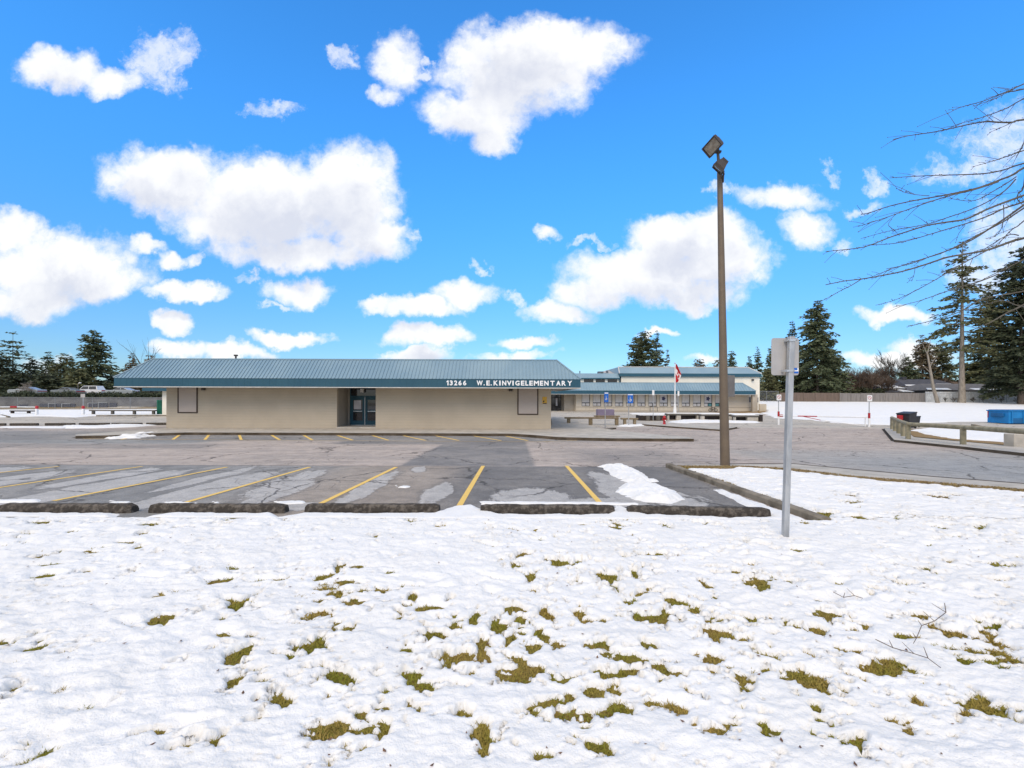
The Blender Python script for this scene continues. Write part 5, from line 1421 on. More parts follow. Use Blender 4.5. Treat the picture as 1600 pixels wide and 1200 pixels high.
c = P(1023, 644, YB - 1.2); r_ = empty('bicycle_rack', (c.x, YB - 1.2, gzf(c.x, YB - 1.2)), label='thin dark hoop rack against the wall right of the black planter', cat='rack')
m_ = MB(); m_.tube([(-.7, 0, .75), (.28, 0, .8), (.4, 0, .6), (.4, 0, -.1)], .035, 6); m_.build('hoop', M['frame'], r_)
m_ = MB(); m_.tube([(-.7, 0, .75), (-.7, 0, -.1)], .035, 6); m_.build('leg', M['frame'], r_)

# ------------------------------------------------------------------ swing gate before the field
gl, gr = G(1216.5, 663.8), G(1358, 667.5)
def gate_post(p, vt, plate, label):
    kx = p.y / FPX; r_ = empty('gate_post', p, label=label, cat='post', group='red and white gate posts')
    ht = (lev(p.x / kx + 800, 0)[0] * 0) + P(p.x / kx + 800, vt, p.y).z - p.z
    m_ = MB(); m_.tube([(0, 0, -.2), (0, 0, 1.05)], .08, 10); m_.build('bollard', M['white_paint'], r_)
    m_ = MB(); m_.tube([(0, 0, .75), (0, 0, 1.2)], .088, 10); m_.build('red_band', M['red_paint'], r_)
    m_ = MB(); m_.tube([(0, 0, 1.2), (0, 0, ht)], .035, 8); m_.build('sign_pole', M['galv'], r_)
    m_ = MB(); m_.box(-.21, .21, -.055, -.042, ht - .52, ht, .004); p_ = m_.build('plate', M['white_paint'], r_)
    m_ = MB(); q = []
    for k_ in range(16):
        a0_, a1_ = 2 * math.pi * k_ / 16, 2 * math.pi * (k_ + 1) / 16
        for (aa, rr) in ((a0_, .15), (a1_, .15), (a1_, .115), (a0_, .115)): q.append((math.cos(aa) * rr, -.058, ht - .22 + math.sin(aa) * rr))
    m_.add(q, [(4 * k_, 4 * k_ + 1, 4 * k_ + 2, 4 * k_ + 3) for k_ in range(16)])
    m_.add([(-.09, -.058, ht - .16 + .02), (-.07, -.058, ht - .12), (.1, -.058, ht - .28), (.08, -.058, ht - .32 + .02)], [(0, 1, 2, 3)]); m_.build('prohibition_symbol', M['red_paint'], p_)
    return r_
gate_post(gl, 616.5, None, 'gate post with a white no entry plate, left end of the barrier')
gate_post(gr, 617.5, None, 'gate post with a white no entry plate, right end of the barrier')
r_ = empty('barrier_gate', gl, label='thin white and red swing barrier across the lane before the snowy field', cat='gate')
d = gr - gl; zr = .82
d = Vector((d.x, d.y, gr.z - gl.z))
ln = lambda t, z: Vector((d.x * t, d.y * t, d.z * t + z))
m_ = MB(); m_.tube([ln(.01, zr), ln(.22, zr)], .045, 8); m_.tube([ln(.44, zr), ln(.985, zr)], .045, 8); m_.build('boom', M['white_paint'], r_)
m_ = MB(); m_.tube([ln(.22, zr), ln(.44, zr)], .046, 8); m_.build('red_band', M['red_paint'], r_)
m_ = MB(); m_.tube([ln(.27, zr), ln(.48, .50)], .03, 6); m_.build('red_brace', M['red_paint'], r_)
m_ = MB(); m_.tube([ln(.48, .50), ln(.955, .1)], .03, 6); m_.tube([ln(.96, .05), ln(.96, zr)], .04, 6); m_.build('brace', M['white_paint'], r_)
m_ = MB(); m_.box(.1, .35, -.08, .08, zr - .12, zr + .1); m_.build('hinge', M['red_paint'], r_)

# ------------------------------------------------------------------ log rail by the right-hand walk
rr = empty('log_rail', G(1410, 682, .13), label='weathered log rail on stout posts bordering the right walk', cat='rail')
posts = [(1394, 670.8), (1398.8, 673.6), (1404.2, 677.2), (1411, 681.4), (1419, 685.8), (1504.8, 694.3)]
tops = []
for (u, v) in posts:
    b_ = G(u, v, .13); r0 = .125; tt = P(u, v, b_.y)
    hgt_ = .86 if u < 1490 else .84
    m_ = MB(); m_.lathe([(r0, -.15), (r0, hgt_ - .06), (r0 * .8, hgt_)], 12, b_); m_.build('post', M['rail_wood'], rr, world=True)
    tops.append(b_ + Vector((0, 0, hgt_)))
m_ = MB(); d0 = (tops[4] - tops[0]).normalized(); m_.tube([tops[0] - d0 * .3 , tops[1], tops[2], tops[3], tops[4] + d0 * .02], .115, 12); m_.build('rail', M['rail_wood'], rr, world=True)
e = G(1640, 712, .13) + Vector((0, 0, .84)); e2 = G(1800, 727, .13) + Vector((0, 0, .84))
d1 = (tops[5] - tops[4]).normalized()
m_ = MB(); m_.tube([tops[4] + d1 * .02, tops[4].lerp(tops[5], .5), tops[5], tops[5].lerp(e, .4), e, e2], [.11, .115, .11, .115, .115, .115], 12); m_.build('rail', M['rail_wood'], rr, world=True)
for q in (e,):
    m_ = MB(); m_.lathe([(.125, -.15), (.125, .78), (.1, .84)], 12, q - Vector((0, 0, .84))); m_.build('post', M['rail_wood'], rr, world=True)
# timber edged bed behind it
a, b, c = G(1517, 669.5), G(1536, 675.0), G(1700, 682)
bd = empty('timber_edging', a, label='low timber edging of a snowy bed behind the log rail', cat='edging')
for p, q, hh in ((a, b, .36), (b, c, .36)):
    dd_ = (q - p); dd_.z = 0; n_ = Vector((-dd_.y, dd_.x, 0)).normalized() * .24
    m_ = MB(); m_.prism([p, q, q + n_, p + n_], (0, 0, -.1), (0, 0, hh)); m_.build('timber', M['wood'], bd, world=True)
cb = G(1592, 699, .1); m_ = MB(); m_.box(-.2, 1.6, 0, .5, -.1, .62, .03); o = m_.build('concrete_block', M['concrete']); o.location = cb; tag(o, 'grey concrete block behind the log rail at the right edge', 'block')

# bins and skip
def wheelie(base, W_, D_, H_, rz, label, lid_open=0.0):
    r_ = empty('wheelie_bin', base, rz=rz, label=label, cat='bin')
    b_ = MB(); w0_, w1_ = W_ * .42, W_ * .5; d0_, d1_ = D_ * .4, D_ * .5
    b_.add([(-w0_, -d0_, 0.06), (w0_, -d0_, .06), (w0_, d0_, .06), (-w0_, d0_, .06), (-w1_, -d1_, H_ * .9), (w1_, -d1_, H_ * .9), (w1_, d1_, H_), (-w1_, d1_, H_)], [(3, 2, 1, 0), (4, 5, 6, 7), (0, 1, 5, 4), (1, 2, 6, 5), (2, 3, 7, 6), (3, 0, 4, 7)])
    b_.build('tub', M['bin'], r_, bevel=.02)
    l_ = MB(); l_.add([(-w1_ - .03, -d1_ - .05, H_ * .9 + .005), (w1_ + .03, -d1_ - .05, H_ * .9 + .005), (w1_ + .03, d1_ + .02, H_ + .005), (-w1_ - .03, d1_ + .02, H_ + .005), (-w1_ - .01, -d1_ - .03, H_ * .9 + .07), (w1_ + .01, -d1_ - .03, H_ * .9 + .07), (w1_ + .01, d1_, H_ + .08), (-w1_ - .01, d1_, H_ + .08)], [(3, 2, 1, 0), (4, 5, 6, 7), (0, 1, 5, 4), (1, 2, 6, 5), (2, 3, 7, 6), (3, 0, 4, 7)])
    l_.build('lid', M['bin'], r_, bevel=.015)
    for s_ in (-1, 1):
        w_ = MB(); w_.tube([(s_ * w0_, d0_ - .05, .1), (s_ * (w0_ + .06), d0_ - .05, .1)], .1, 10); w_.build('wheel', M['tyre'], r_)
    h_ = MB(); h_.tube([(-w1_ * .7, d1_ + .07, H_ * .93), (w1_ * .7, d1_ + .07, H_ * .93)], .02, 6); h_.build('handle', M['bin'], r_)
    return r_
kb = G(1418, 668.5)
wheelie(G(1416.5, 668.8), 1.0, .85, P(1417, 642.5, kb.y).z - kb.z - .1, R(-75), 'tall black bin with sloping lid behind the log rail')
wheelie(G(1424.5, 667.2), .85, .8, P(1424, 651, kb.y).z - kb.z - .05, R(-75), 'lower black bin half hidden behind the tall black bin')
kk = G(1406, 668.8); r_ = empty('marker_post', kk, label='white post with a red box beside the black bins', cat='post')
m_ = MB(); m_.tube([(0, 0, -.1), (0, 0, .75)], .07, 8); m_.build('post', M['white_paint'], r_)
m_ = MB(); m_.box(-.16, .16, -.15, .15, .65, 1.05, .03); m_.build('red_box', M['red_paint'], r_)
sk = G(1576, 662.0, .05); Y = sk.y
Xs = lambda u: P(u, 660, Y).x - sk.x; Zs = lambda v: P(1575, v, Y).z - sk.z
r_ = empty('skip_container', sk, label='bright blue waste skip standing in the snow at the right edge', cat='skip')
zt = Zs(641.3); L = 4.6
m_ = MB(); m_.box(0, L, 0, 1.9, .02, zt - .1); m_.build('body', M['blue_skip'], r_)
m_ = MB(); m_.box(-.08, L + .08, -.08, 1.98, zt - .098, zt, .02); m_.build('rim', M['blue_skip'], r_)
m_ = MB(); m_.box(-.14, -.004, .35, 1.5, Zs(651.5), Zs(646), .02); m_.build('fork_pocket', M['skip_dark'], r_)
for u in (1580, 1598, 1620):
    m_ = MB(); m_.box(Xs(u), Xs(u) + .1, -.07, -.003, .04, zt - .1); m_.build('rib', M['blue_skip'], r_)
m_ = MB(); m_.box(Xs(1580) + .1, L, -.02, -.002, .04, zt * .42); m_.build('lower_panel', M['skip_dark'], r_)
m_ = MB(); m_.box(-.03, -.004, 1.8, 1.88, .5, zt - .1); m_.build('reflector', M['red_paint'], r_)
m_ = MB(); m_.box(.03, L - .03, .02, 1.85, zt + .003, zt + .05, .01); m_.build('lid', M['skip_dark'], r_)
# ------------------------------------------------------------------ trees
def kites(rs, base, dirv, L, Wd):
    """leaf sprays: kite shaped faces from base points along unit dirs"""
    n = len(base)
    side = np.cross(dirv, rs.normal(size=(n, 3))); side /= np.linalg.norm(side, axis=1, keepdims=True) + 1e-9
    a = base; b = base + dirv * (L * .45)[:, None] + side * (Wd * .5)[:, None]; c = base + dirv * L[:, None]; d = base + dirv * (L * .45)[:, None] - side * (Wd * .5)[:, None]
    return np.stack([a, b, c, d], 1).reshape(-1, 3)

def conifer(name, x, y, H, RAD, label, m='fir', seed=1, bare=.08, power=.85, spray=(.45, .95), dens=1.0, gaps=.12, droop=.25, lean=(0, 0), group='conifers round the school', bark='bark', zb=None, top_bare=0.0, trunk_r=None, cat='tree', step=.42):
    rs = np.random.RandomState(seed)
    z0 = gzf(x, y) - .2 if zb is None else zb
    root = empty(name, (x, y, z0), label=label, cat=cat, group=group)
    tr = trunk_r or max(.12, H * .014)
    lx, ly = lean
    pts = [(lx * t * H, ly * t * H, t * H) for t in np.linspace(0, 1, 7)]
    tb = MB(); tb.tube(pts, [tr * (1 - .93 * t) * (1.25 if t == 0 else 1) for t in np.linspace(0, 1, 7)], 7)
    B = []; D = []; LL = []
    z = H * bare; lim = MB()
    asym = rs.uniform(0, 6.28)
    while z < H * .995:
        t = z / H; tt = (t - bare) / (1 - bare)
        prof = (1 - tt) ** power * (0.72 + .28 * min(1, tt / .12)) + .012
        nb = int(rs.randint(4, 8) * (1 if tt < .85 else .7)) + 1
        for b in range(nb):
            if rs.rand() < gaps: continue
            az = rs.rand() * 6.283
            r = RAD * prof * rs.uniform(.55, 1.12) * (1 + .14 * math.cos(az - asym) + .12 * math.sin(3 * az + seed + z))
            if r < .12: r = .12
            k = max(3, int(r / (.30 if dens >= 1 else .4)))
            s_ = np.linspace(.18 if tt < .5 else .05, 1, k)
            up = .28 * (tt) + rs.uniform(-.08, .12) - .05
            px = z0 * 0 + lx * z + np.cos(az) * r * s_; py = ly * z + np.sin(az) * r * s_
            pz = z + r * (up * s_ - droop * s_ * s_ + .08 * s_ ** 4)
            if r > 1.0:
                lim.tube([(lx * z, ly * z, z), (px[k // 2], py[k // 2], pz[k // 2]), (px[-1], py[-1], pz[-1])], [.035 + r * .008, .022 + r * .004, .008], 3, False)
            m_ = max(1, int(round((3.6 if tt < .9 else 2.4) * dens)))
            for q in range(m_):
                jit = rs.normal(size=(k, 3)) * np.array([.22, .22, .15]) * min(1.0, r * .6 + .2)
                base = np.stack([px, py, pz], -1) + jit
                ang = az + rs.normal(size=k) * .75
                dv = np.stack([np.cos(ang), np.sin(ang), rs.normal(size=k) * .25 - .22], -1)
                dv /= np.linalg.norm(dv, axis=1, keepdims=True)
                B.append(base); D.append(dv); LL.append(rs.uniform(spray[0], spray[1], k) * (0.55 + .45 * min(1, r / 1.2)) )
        z += step * rs.uniform(.7, 1.3) * (1.0 if H > 8 else .7)
    # leader
    B = np.concatenate(B); D = np.concatenate(D); LL = np.concatenate(LL)
    V = kites(rs, B, D, LL, LL * rs.uniform(.28, .5, len(LL)))
    F = np.arange(len(V)).reshape(-1, 4)
    tb.build('trunk', M[bark], root)
    if lim.v: lim.build('limb', M[bark], root).__setitem__('kind', 'stuff')
    link_mesh('crown', V, F, M[m], root)
    return root

def bare_tree(name, x, y, H, label, m='twig_brown', seed=1, r0=None, spread=.5, levels=5, forks=3, first=.18, cat='tree', group=None, zb=None, thin=1.0, up=.12):
    rs = random.Random(seed); z0 = gzf(x, y) - .1 if zb is None else zb
    root = empty(name, (x, y, z0), label=label, cat=cat, group=group)
    tb, lb = MB(), MB()
    def grow(p, d, L, r, lv):
        n = 3; pts = [p]; q = p.copy(); dd = d.copy()
        for i in range(n):
            dd = (dd + Vector((rs.gauss(0, .12), rs.gauss(0, .12), rs.gauss(0, .06) + up * .3))).normalized(); q = q + dd * (L / n); pts.append(q.copy())
        (tb if lv == 0 else lb).tube(pts, [r, r * .88, r * .78, r * .68], 6 if lv < 2 else 3, False)
        if lv >= levels: return
        k = forks if lv else forks + 2
        for i in range(k):
            t = rs.uniform(.35, 1.0) if i else 1.0
            b = pts[min(n, max(1, int(round(t * n))))]
            az = rs.uniform(0, 6.283); sp = spread * rs.uniform(.5, 1.3)
            nd = (dd + Vector((math.cos(az) * sp, math.sin(az) * sp, rs.uniform(-.1, .3) + up))).normalized()
            grow(b, nd, L * rs.uniform(.58, .85), max(r * .55, .010 * thin), lv + 1)
    grow(Vector((0, 0, 0)), Vector((0, 0, 1)), H * (first + .12), r0 or H * .016, 0)
    tb.build('trunk', M[m], root)
    lb.build('crown', M[m], root)
    return root

def at(u, v, Y):
    return P(u, v, Y)
def fir(u, vtop, Y, halfpx, label, vbase=None, **k):
    x = P(u, 600, Y).x; zb = gzf(x, Y) - .3 if vbase is None else P(u, vbase, Y).z
    H = P(u, vtop, Y).z - zb
    return conifer(k.pop('name', 'fir_tree'), x, Y, H, halfpx * Y / FPX, label, zb=zb, **k)

# left group beyond the car park
fir(20, 517, 100, 27, 'scraggly fir with gaps in its crown near the left edge', seed=3, gaps=.42, power=.42, bare=.12, dens=.9, m='fir', step=.9, name='fir_tree')
fir(2, 548, 96, 22, 'dense dark fir cut off by the left edge', seed=4, m='fir_dark', power=.55)
fir(-40, 520, 98, 40, 'dark fir outside the left edge', seed=41, m='fir_dark', power=.6)
fir(48, 556, 104, 16, 'small dark fir behind the bare spreading tree', seed=5, m='fir_dark', power=.6)
fir(75, 549, 104, 17, 'slim green fir between the bare tree and the large fir', seed=6, m='fir', power=.7)
fir(100, 552, 102, 24, 'bushy olive fir left of the large fir', seed=7, m='fir_olive', power=.5)
fir(147, 514, 92, 41, 'large dense fir standing alone behind the white cars', seed=8, m='fir', power=.72, bare=.02, gaps=.08, dens=1.25)
fir(122, 575, 88, 22, 'low olive fir at the foot of the large fir', seed=9, m='fir_olive', power=.5)
fir(30, 580, 90, 26, 'low dark fir behind the silver car', seed=10, m='fir_dark', power=.4)
fir(72, 580, 90, 24, 'low dark fir behind the bare tree twigs', seed=11, m='fir_dark', power=.4)
fir(180, 582, 96, 18, 'small dark fir left of the school roof', seed=12, m='fir_dark', power=.5)
fir(206, 552, 104, 16, 'rusty brown fir peeping over the left roof hip', seed=13, m='fir_brown', power=.8)
fir(235, 553, 110, 14, 'small rusty fir right of the thin bare tree', seed=14, m='fir_brown', power=.6)
x = P(222, 600, 86).x; bare_tree('bare_tree', x, 86, P(222, 534, 86).z - gzf(x, 86), 'thin bare tree rising behind the left end of the roof', 'twig_dark', 21, .16, .34, 4, 2, .30)
x = P(47, 600, 79).x; bare_tree('bare_tree', x, 79, P(47, 577, 79).z - gzf(x, 79), 'pale bare spreading tree in front of the dark firs', 'twig_pale', 5, .10, 1.15, 5, 3, .10, thin=1.6, up=.02)
# behind the gym
fir(1003, 519, 118, 33, 'broad fir behind the gym roof, left of its slimmer twin', seed=15, m='fir', power=.38, dens=1.4, gaps=.04, droop=.15)
fir(1026, 516, 122, 20, 'slim fir with an open top behind the gym roof', seed=16, m='fir', power=.8, gaps=.3)
fir(1042, 545, 122, 8, 'thin spire of a fir right of the broad pair', seed=17, m='fir_brown', power=.9, gaps=.4)
fir(1093, 560, 130, 15, 'rusty round topped fir above the gym roof', seed=18, m='fir_brown', power=.4)
fir(1122, 560, 128, 13, 'low olive fir left of the brown pole, above the gym', seed=19, m='fir_olive', power=.35)
fir(1144, 546, 120, 18, 'dark fir just right of the brown pole', seed=20, m='fir', power=.8, gaps=.25)
fir(1171, 556, 124, 10, 'small fir over the right end of the gym', seed=22, m='fir', power=.8, gaps=.25)
fir(1184, 541, 118, 12, 'slim pointed fir at the gym corner', seed=23, m='fir', power=.9, gaps=.3)
# right group
fir(1207, 537, 100, 20, 'fir half hidden left of the near metal sign', seed=24, m='fir', power=.75, gaps=.15)
fir(1200, 575, 96, 14, 'low olive fir between the gym and the near sign', seed=25, m='fir_olive', power=.5)
fir(1238, 500, 97, 22, 'tall slim fir rising behind the metal sign', seed=26, m='fir', power=.85, gaps=.18)
fir(1277, 469, 92, 52, 'largest fir with drooping boughs, right of the metal sign', seed=27, m='fir', power=.72, bare=.03, gaps=.10, dens=1.3, droop=.34)
fir(1302, 545, 94, 26, 'dark fir leaning out on the right of the largest fir', seed=28, m='fir', power=.6, dens=1.1)
for i, (u, vt, w, m_, l) in enumerate(((1338, 569, .75, 'twig_brown', 'reddish brown bare tree right of the largest fir'), (1362, 572, .8, 'twig_brown', 'brown bare tree above the dark shrub by the fence'), (1322, 574, .8, 'twig_brown', 'brown twiggy tree touching the largest fir'),
                                       (1385, 574, .8, 'twig_brown', 'brown bare tree left of the snowy roof'), (1398, 558, .45, 'twig_dark', 'dark gaunt tree beside the snowy roof'), (1350, 578, .9, 'twig_pale', 'pale twiggy tree in the brown thicket'), (1376, 570, .9, 'twig_pale', 'pale twiggy crown behind the dark shrub'))):
    Y = 96 + i; x = P(u, 600, Y).x
    bare_tree('bare_tree', x, Y, (P(u, vt, Y).z - gzf(x, Y)) * 1.15, l, m_, 60 + i, .14, w, 5, 4, .17, group='bare trees beyond the fence', thin=2.2)
for u, v, w, l, sd_ in ((1347, 606, 14, 'dark green shrub behind the brown fence', 71), (1368, 607, 13, 'dark rounded shrub at the fence below the brown trees', 72)):
    fir(u, v, 90, w, l, seed=sd_, m='shrub', power=.3, name='shrub', cat='shrub', group='shrubs at the fence', step=.25, bare=.0)
fir(1441, 522, 126, 26, 'rusty fir behind the houses', seed=29, m='fir_brown', power=.6, gaps=.2)
fir(1420, 556, 124, 18, 'dark green fir behind the house roof', seed=30, m='fir', power=.6)
fir(1472, 530, 125, 22, 'olive fir behind the pale leaning trunk', seed=31, m='fir_olive', power=.5)
fir(1503, 377, 84, 50, 'tallest fir with a bare lower trunk beside the white fence', seed=32, m='fir_olive', bare=.34, power=.55, gaps=.38, dens=1.0, droop=.3, trunk_r=.50, bark='bark_pale', step=.75)
fir(1545, 440, 110, 34, 'thin topped fir between the tallest fir and the dark one', seed=33, m='fir_olive', power=.7, gaps=.3, bare=.12)
fir(1595, 385, 80, 58, 'dark dense fir filling the right edge', seed=34, m='fir_dark', power=.5, bare=.10, gaps=.08, dens=1.3)
fir(1530, 560, 112, 40, 'spreading olive fir low behind the white fence', seed=35, m='fir_olive', power=.35, gaps=.12, bare=.2, dens=1.2)
fir(1580, 540, 110, 44, 'shaggy dark fir over the white fence at the right edge', seed=36, m='fir', power=.35, gaps=.12, bare=.2, dens=1.2)
fir(1660, 430, 84, 60, 'dark fir beyond the right edge', seed=37, m='fir_dark', power=.5)
# leaning pale trunk before the fence
b_ = P(1466, 628, 83); t_ = P(1449, 548, 83)
r_ = empty('leaning_tree', (b_.x, 83, gzf(b_.x, 83) - .2), label='pale leaning trunk with cut limbs before the white fence', cat='tree')
d = t_ - b_; m_ = MB(); m_.tube([(0, 0, 0), d * .35 + Vector((-.25, 0, 0)), d * .7 + Vector((-.1, 0, 0)), d], [.34, .25, .19, .12], 9); m_.build('trunk', M['bark_pale'], r_)
m_ = MB()
for t, q in ((.6, (-1.4, 0, 1.3)), (.75, (1.2, .2, 1.6)), (.95, (-.8, 0, 1.8)), (1.0, (.5, 0, 2.2))): m_.tube([d * t, d * t + Vector(q) * .6, d * t + Vector(q) * 1.3], [.08, .055, .025], 6)
m_.build('limb', M['bark_pale'], r_)

# the wood far behind that closes the horizon
def far_wood(u0, u1, Y, vt, m, seed, n=14000, name='far_wood'):
    rs = np.random.RandomState(seed)
    u = rs.uniform(u0, u1, n); xs = (u - 800) * Y / FPX; ys = Y + rs.uniform(-4, 4, n)
    top = (620 - vt) * Y / FPX + HC
    hh = top * (.72 + .40 * fbm(xs * .12, xs * 0, seed, 4)) ; zs = .2 + (hh - .2) * rs.uniform(0, 1, n) ** .8
    dv = rs.normal(size=(n, 3)) * np.array([1, 1, .7]); dv /= np.linalg.norm(dv, axis=1, keepdims=True)
    L = rs.uniform(.7, 1.5, n)
    V = kites(rs, np.stack([xs, ys, zs], -1), dv, L, L * rs.uniform(.3, .5, n))
    tag(link_mesh(name, V, np.arange(4 * n).reshape(-1, 4), M[m]), kind='stuff')
far_wood(-260, 330, 128, 578, 'fir_dark', 301, 20000)
far_wood(1180, 1330, 128, 590, 'fir_dark', 302, 8000)
far_wood(1310, 1480, 116, 578, 'twig_brown', 303, 9000, 'brown_thicket')
far_wood(1440, 1900, 128, 580, 'fir_dark', 304, 16000)

# ------------------------------------------------------------------ fences
def chain_fence(p0, p1, h, post_t, label, mesh_pitch=.16, w=.008, posts=None, group=None):
    p0, p1 = Vector(p0), Vector(p1); d = p1 - p0; L = d.length; ux = d.normalized()
    r_ = empty('chain_link_fence', p0, label=label, cat='fence', group=group)
    Z = lambda t: gzf(p0.x + ux.x * t, p0.y + ux.y * t) - p0.z
    n = max(2, int(L / post_t))
    for i in range(n + 1):
        t = L * i / n; b_ = ux * t; b_.z = Z(t)
        m_ = MB(); m_.tube([b_ - Vector((0, 0, .2)), b_ + Vector((0, 0, h + .03))], .04, 6); m_.build('post', M['wire'], r_)
    m_ = MB()
    ts = np.linspace(0, L, n + 1); m_.tube([Vector((ux.x * t, ux.y * t, Z(t) + h)) for t in ts], .03, 5, False); m_.build('top_rail', M['wire'], r_)
    V = []; F = []
    k = int(L / mesh_pitch)
    for i in range(-int(h / mesh_pitch), k):
        for sg in (1, -1):
            a = i * mesh_pitch; b0, b1 = 0.0, h
            t0, t1 = (a, a + h) if sg > 0 else (a + h, a)
            za, zb = 0.0, h
            if t0 < 0: za = -t0; t0 = 0
            if t1 < 0: zb = h + t1; t1 = 0
            if t0 > L: za = t0 - L; t0 = L
            if t1 > L: zb = h - (t1 - L); t1 = L
            if zb <= za: continue
            j = len(V)
            for (t, z_, s_) in ((t0, za, -1), (t0, za, 1), (t1, zb, 1), (t1, zb, -1)):
                tt = t + s_ * w; V.append((ux.x * tt, ux.y * tt, Z(min(max(t, 0), L)) + z_))
            F.append((j, j + 1, j + 2, j + 3))
    link_mesh('wire_mesh', V, F, M['wire'], r_).__setitem__('kind', 'stuff')
    return r_
fy = 71.0
cx0, cx1 = P(-90, 640, fy).x, P(262, 640, fy).x
chain_fence((cx0, fy, gzf(cx0, fy)), (cx1, fy, gzf(cx1, fy)), 1.85, 5.2, 'long chain-link fence before the stained wall on the left')
a, b = P(1180, 628, 84), P(1216, 628, 84)
chain_fence((a.x, 84, gzf(a.x, 84)), (b.x, 84, gzf(b.x, 84)), 2.1, 1.5, 'short tall chain-link fence right of the gym')
# board fences along the field
FY = 86.0
def board_fence(u0, u1, pitch_px, m, h, label, bw=.15, group='board fences along the field', snow=False):
    a, b = P(u0, 628, FY).x, P(u1, 628, FY).x; z0 = gzf((a + b) / 2, FY)
    r_ = empty('board_fence', (a, FY, z0), label=label, cat='fence', group=group)
    n = max(1, int(round((u1 - u0) / pitch_px))); rs = random.Random(int(u0))
    for i in range(n):
        x0, x1 = (b - a) * i / n + .06, (b - a) * (i + 1) / n - .06
        p_ = MB(); k = int((x1 - x0) / bw)
        dz = rs.uniform(-.03, .03)
        for j in range(k):
            q0 = x0 + (x1 - x0) * j / k; q1 = x0 + (x1 - x0) * (j + 1) / k - .012
            p_.box(q0, q1, rs.uniform(-.006, .006), .022, -.2, h + dz + rs.uniform(-.015, .015))
        p_.box(x0, x1, .024, .07, .3, .4); p_.box(x0, x1, .024, .07, h - .45, h - .35)
        pp = p_.build('fence_panel', m, r_)
    for i in range(n + 1):
        x = (b - a) * i / n; p_ = MB(); p_.box(x - .055, x + .055, -.05, .06, -.2, h + .06); p_.build('post', m, r_)
    if snow:
        p_ = MB(); p_.box(.0, b - a, -.04, .09, h + .065, h + .11, .02); p_.build('snow_cap', M['snow'], r_)
board_fence(1219, 1311, 18.5, M['brown_fence'], 1.75, 'brown board fence beneath the largest fir')
board_fence(1312.5, 1362, 16, M['grey_fence'], 1.72, 'grey weathered board fence right of the brown one')
board_fence(1363, 1445, 20, M['grey_fence'], 1.78, 'grey brown board fence left of the white fence')
board_fence(1446.5, 1720, 22, M['pale_fence'], 1.95, 'whitewashed board fence beside the tallest fir', snow=True)
c0, c1 = P(1446, 628, 85).x, P(1720, 628, 85).x
chain_fence((c0, 85, gzf(c0, 85)), (c1, 85, gzf(c1, 85)), 1.75, 2.4, 'chain-link fence with posts in front of the white boards', .2)
for i, u in enumerate((1478, 1490, 1522, 1536, 1565, 1588)):
    Y = 84.4; x = P(u, 628, Y).x
    bare_tree('bare_shrub', x, Y, 1.5, ['leafless shrub left of the tallest trunk, at the white fence', 'leafless shrub touching the tallest trunk at the white fence', 'low leafless shrub just right of the tallest trunk', 'twiggy shrub at the white fence, second right of the tallest trunk', 'arching leafless shrub at the white fence above the skip', 'leafless shrub at the white fence by the right edge'][i], 'twig_dark', 90 + i, .03, .9, 4, 3, .2, cat='shrub', group='leafless shrubs at the white fence', thin=1.6)

# ------------------------------------------------------------------ left: retaining wall, boards, cars
ry = 74.2
rx0, rx1 = P(-120, 640, ry).x, P(268, 640, ry).x
wl = empty('retaining_wall', (rx0, ry, 0), label='stained grey retaining wall behind the left chain-link fence', cat='wall')
m_ = MB(); m_.box(0, rx1 - rx0, 0, .4, -.3, 1.62); m_.build('wall', M['retaining'], wl)
m_ = MB(); m_.box(-.02, rx1 - rx0 + .02, -.06, .46, 1.622, 1.70); m_.build('coping', M['retaining'], wl)
for (u0, u1, v0, v1) in ((62, 75, 631, 640), (76, 88, 631, 640), (89, 96, 631, 640), (97, 110, 631, 640), (111, 117, 631, 640), (138, 152, 630, 640), (154, 168, 629.5, 640), (171, 182, 629.5, 640), (30, 42, 632, 640)):
    x0, x1 = P(u0, v0, ry - .12).x - rx0, P(u1, v0, ry - .12).x - rx0; z1 = P(u0, v0, ry - .12).z
    m_ = MB(); m_.box(x0, x1, -.12, -.003, -.2, z1); bo = m_.build('board', M['slate'], wl)
    if u0 in (76, 97, 154, 138):
        m_ = MB(); m_.box(x0 - .05, x0 + .03, -.18, -.122, -.2, z1 + .06); m_.box(x0 + .03, x1, -.18, -.122, z1, z1 + .06); m_.build('white_edge', M['alu'], bo)
# dark hedge on top of it
rs = np.random.RandomState(77); n = 9000
hx = rs.uniform(rx0, rx1, n); hy = rs.uniform(ry + .5, ry + 2.0, n); hz = 1.75 + rs.uniform(0, .95, n) * (.75 + .35 * np.sin(hx * 1.3) * np.sin(hx * .37))
dv = rs.normal(size=(n, 3)); dv /= np.linalg.norm(dv, axis=1, keepdims=True)
V = kites(rs, np.stack([hx, hy, hz], -1), dv, rs.uniform(.25, .5, n), rs.uniform(.1, .2, n))
hd = empty('hedge', ((rx0 + rx1) / 2, ry + 1.2, 1.7), label='low dark hedge along the top of the retaining wall', cat='hedge')
link_mesh('foliage', V - np.array([(rx0 + rx1) / 2, ry + 1.2, 1.7]), np.arange(4 * n).reshape(-1, 4), M['fir_dark'], hd)

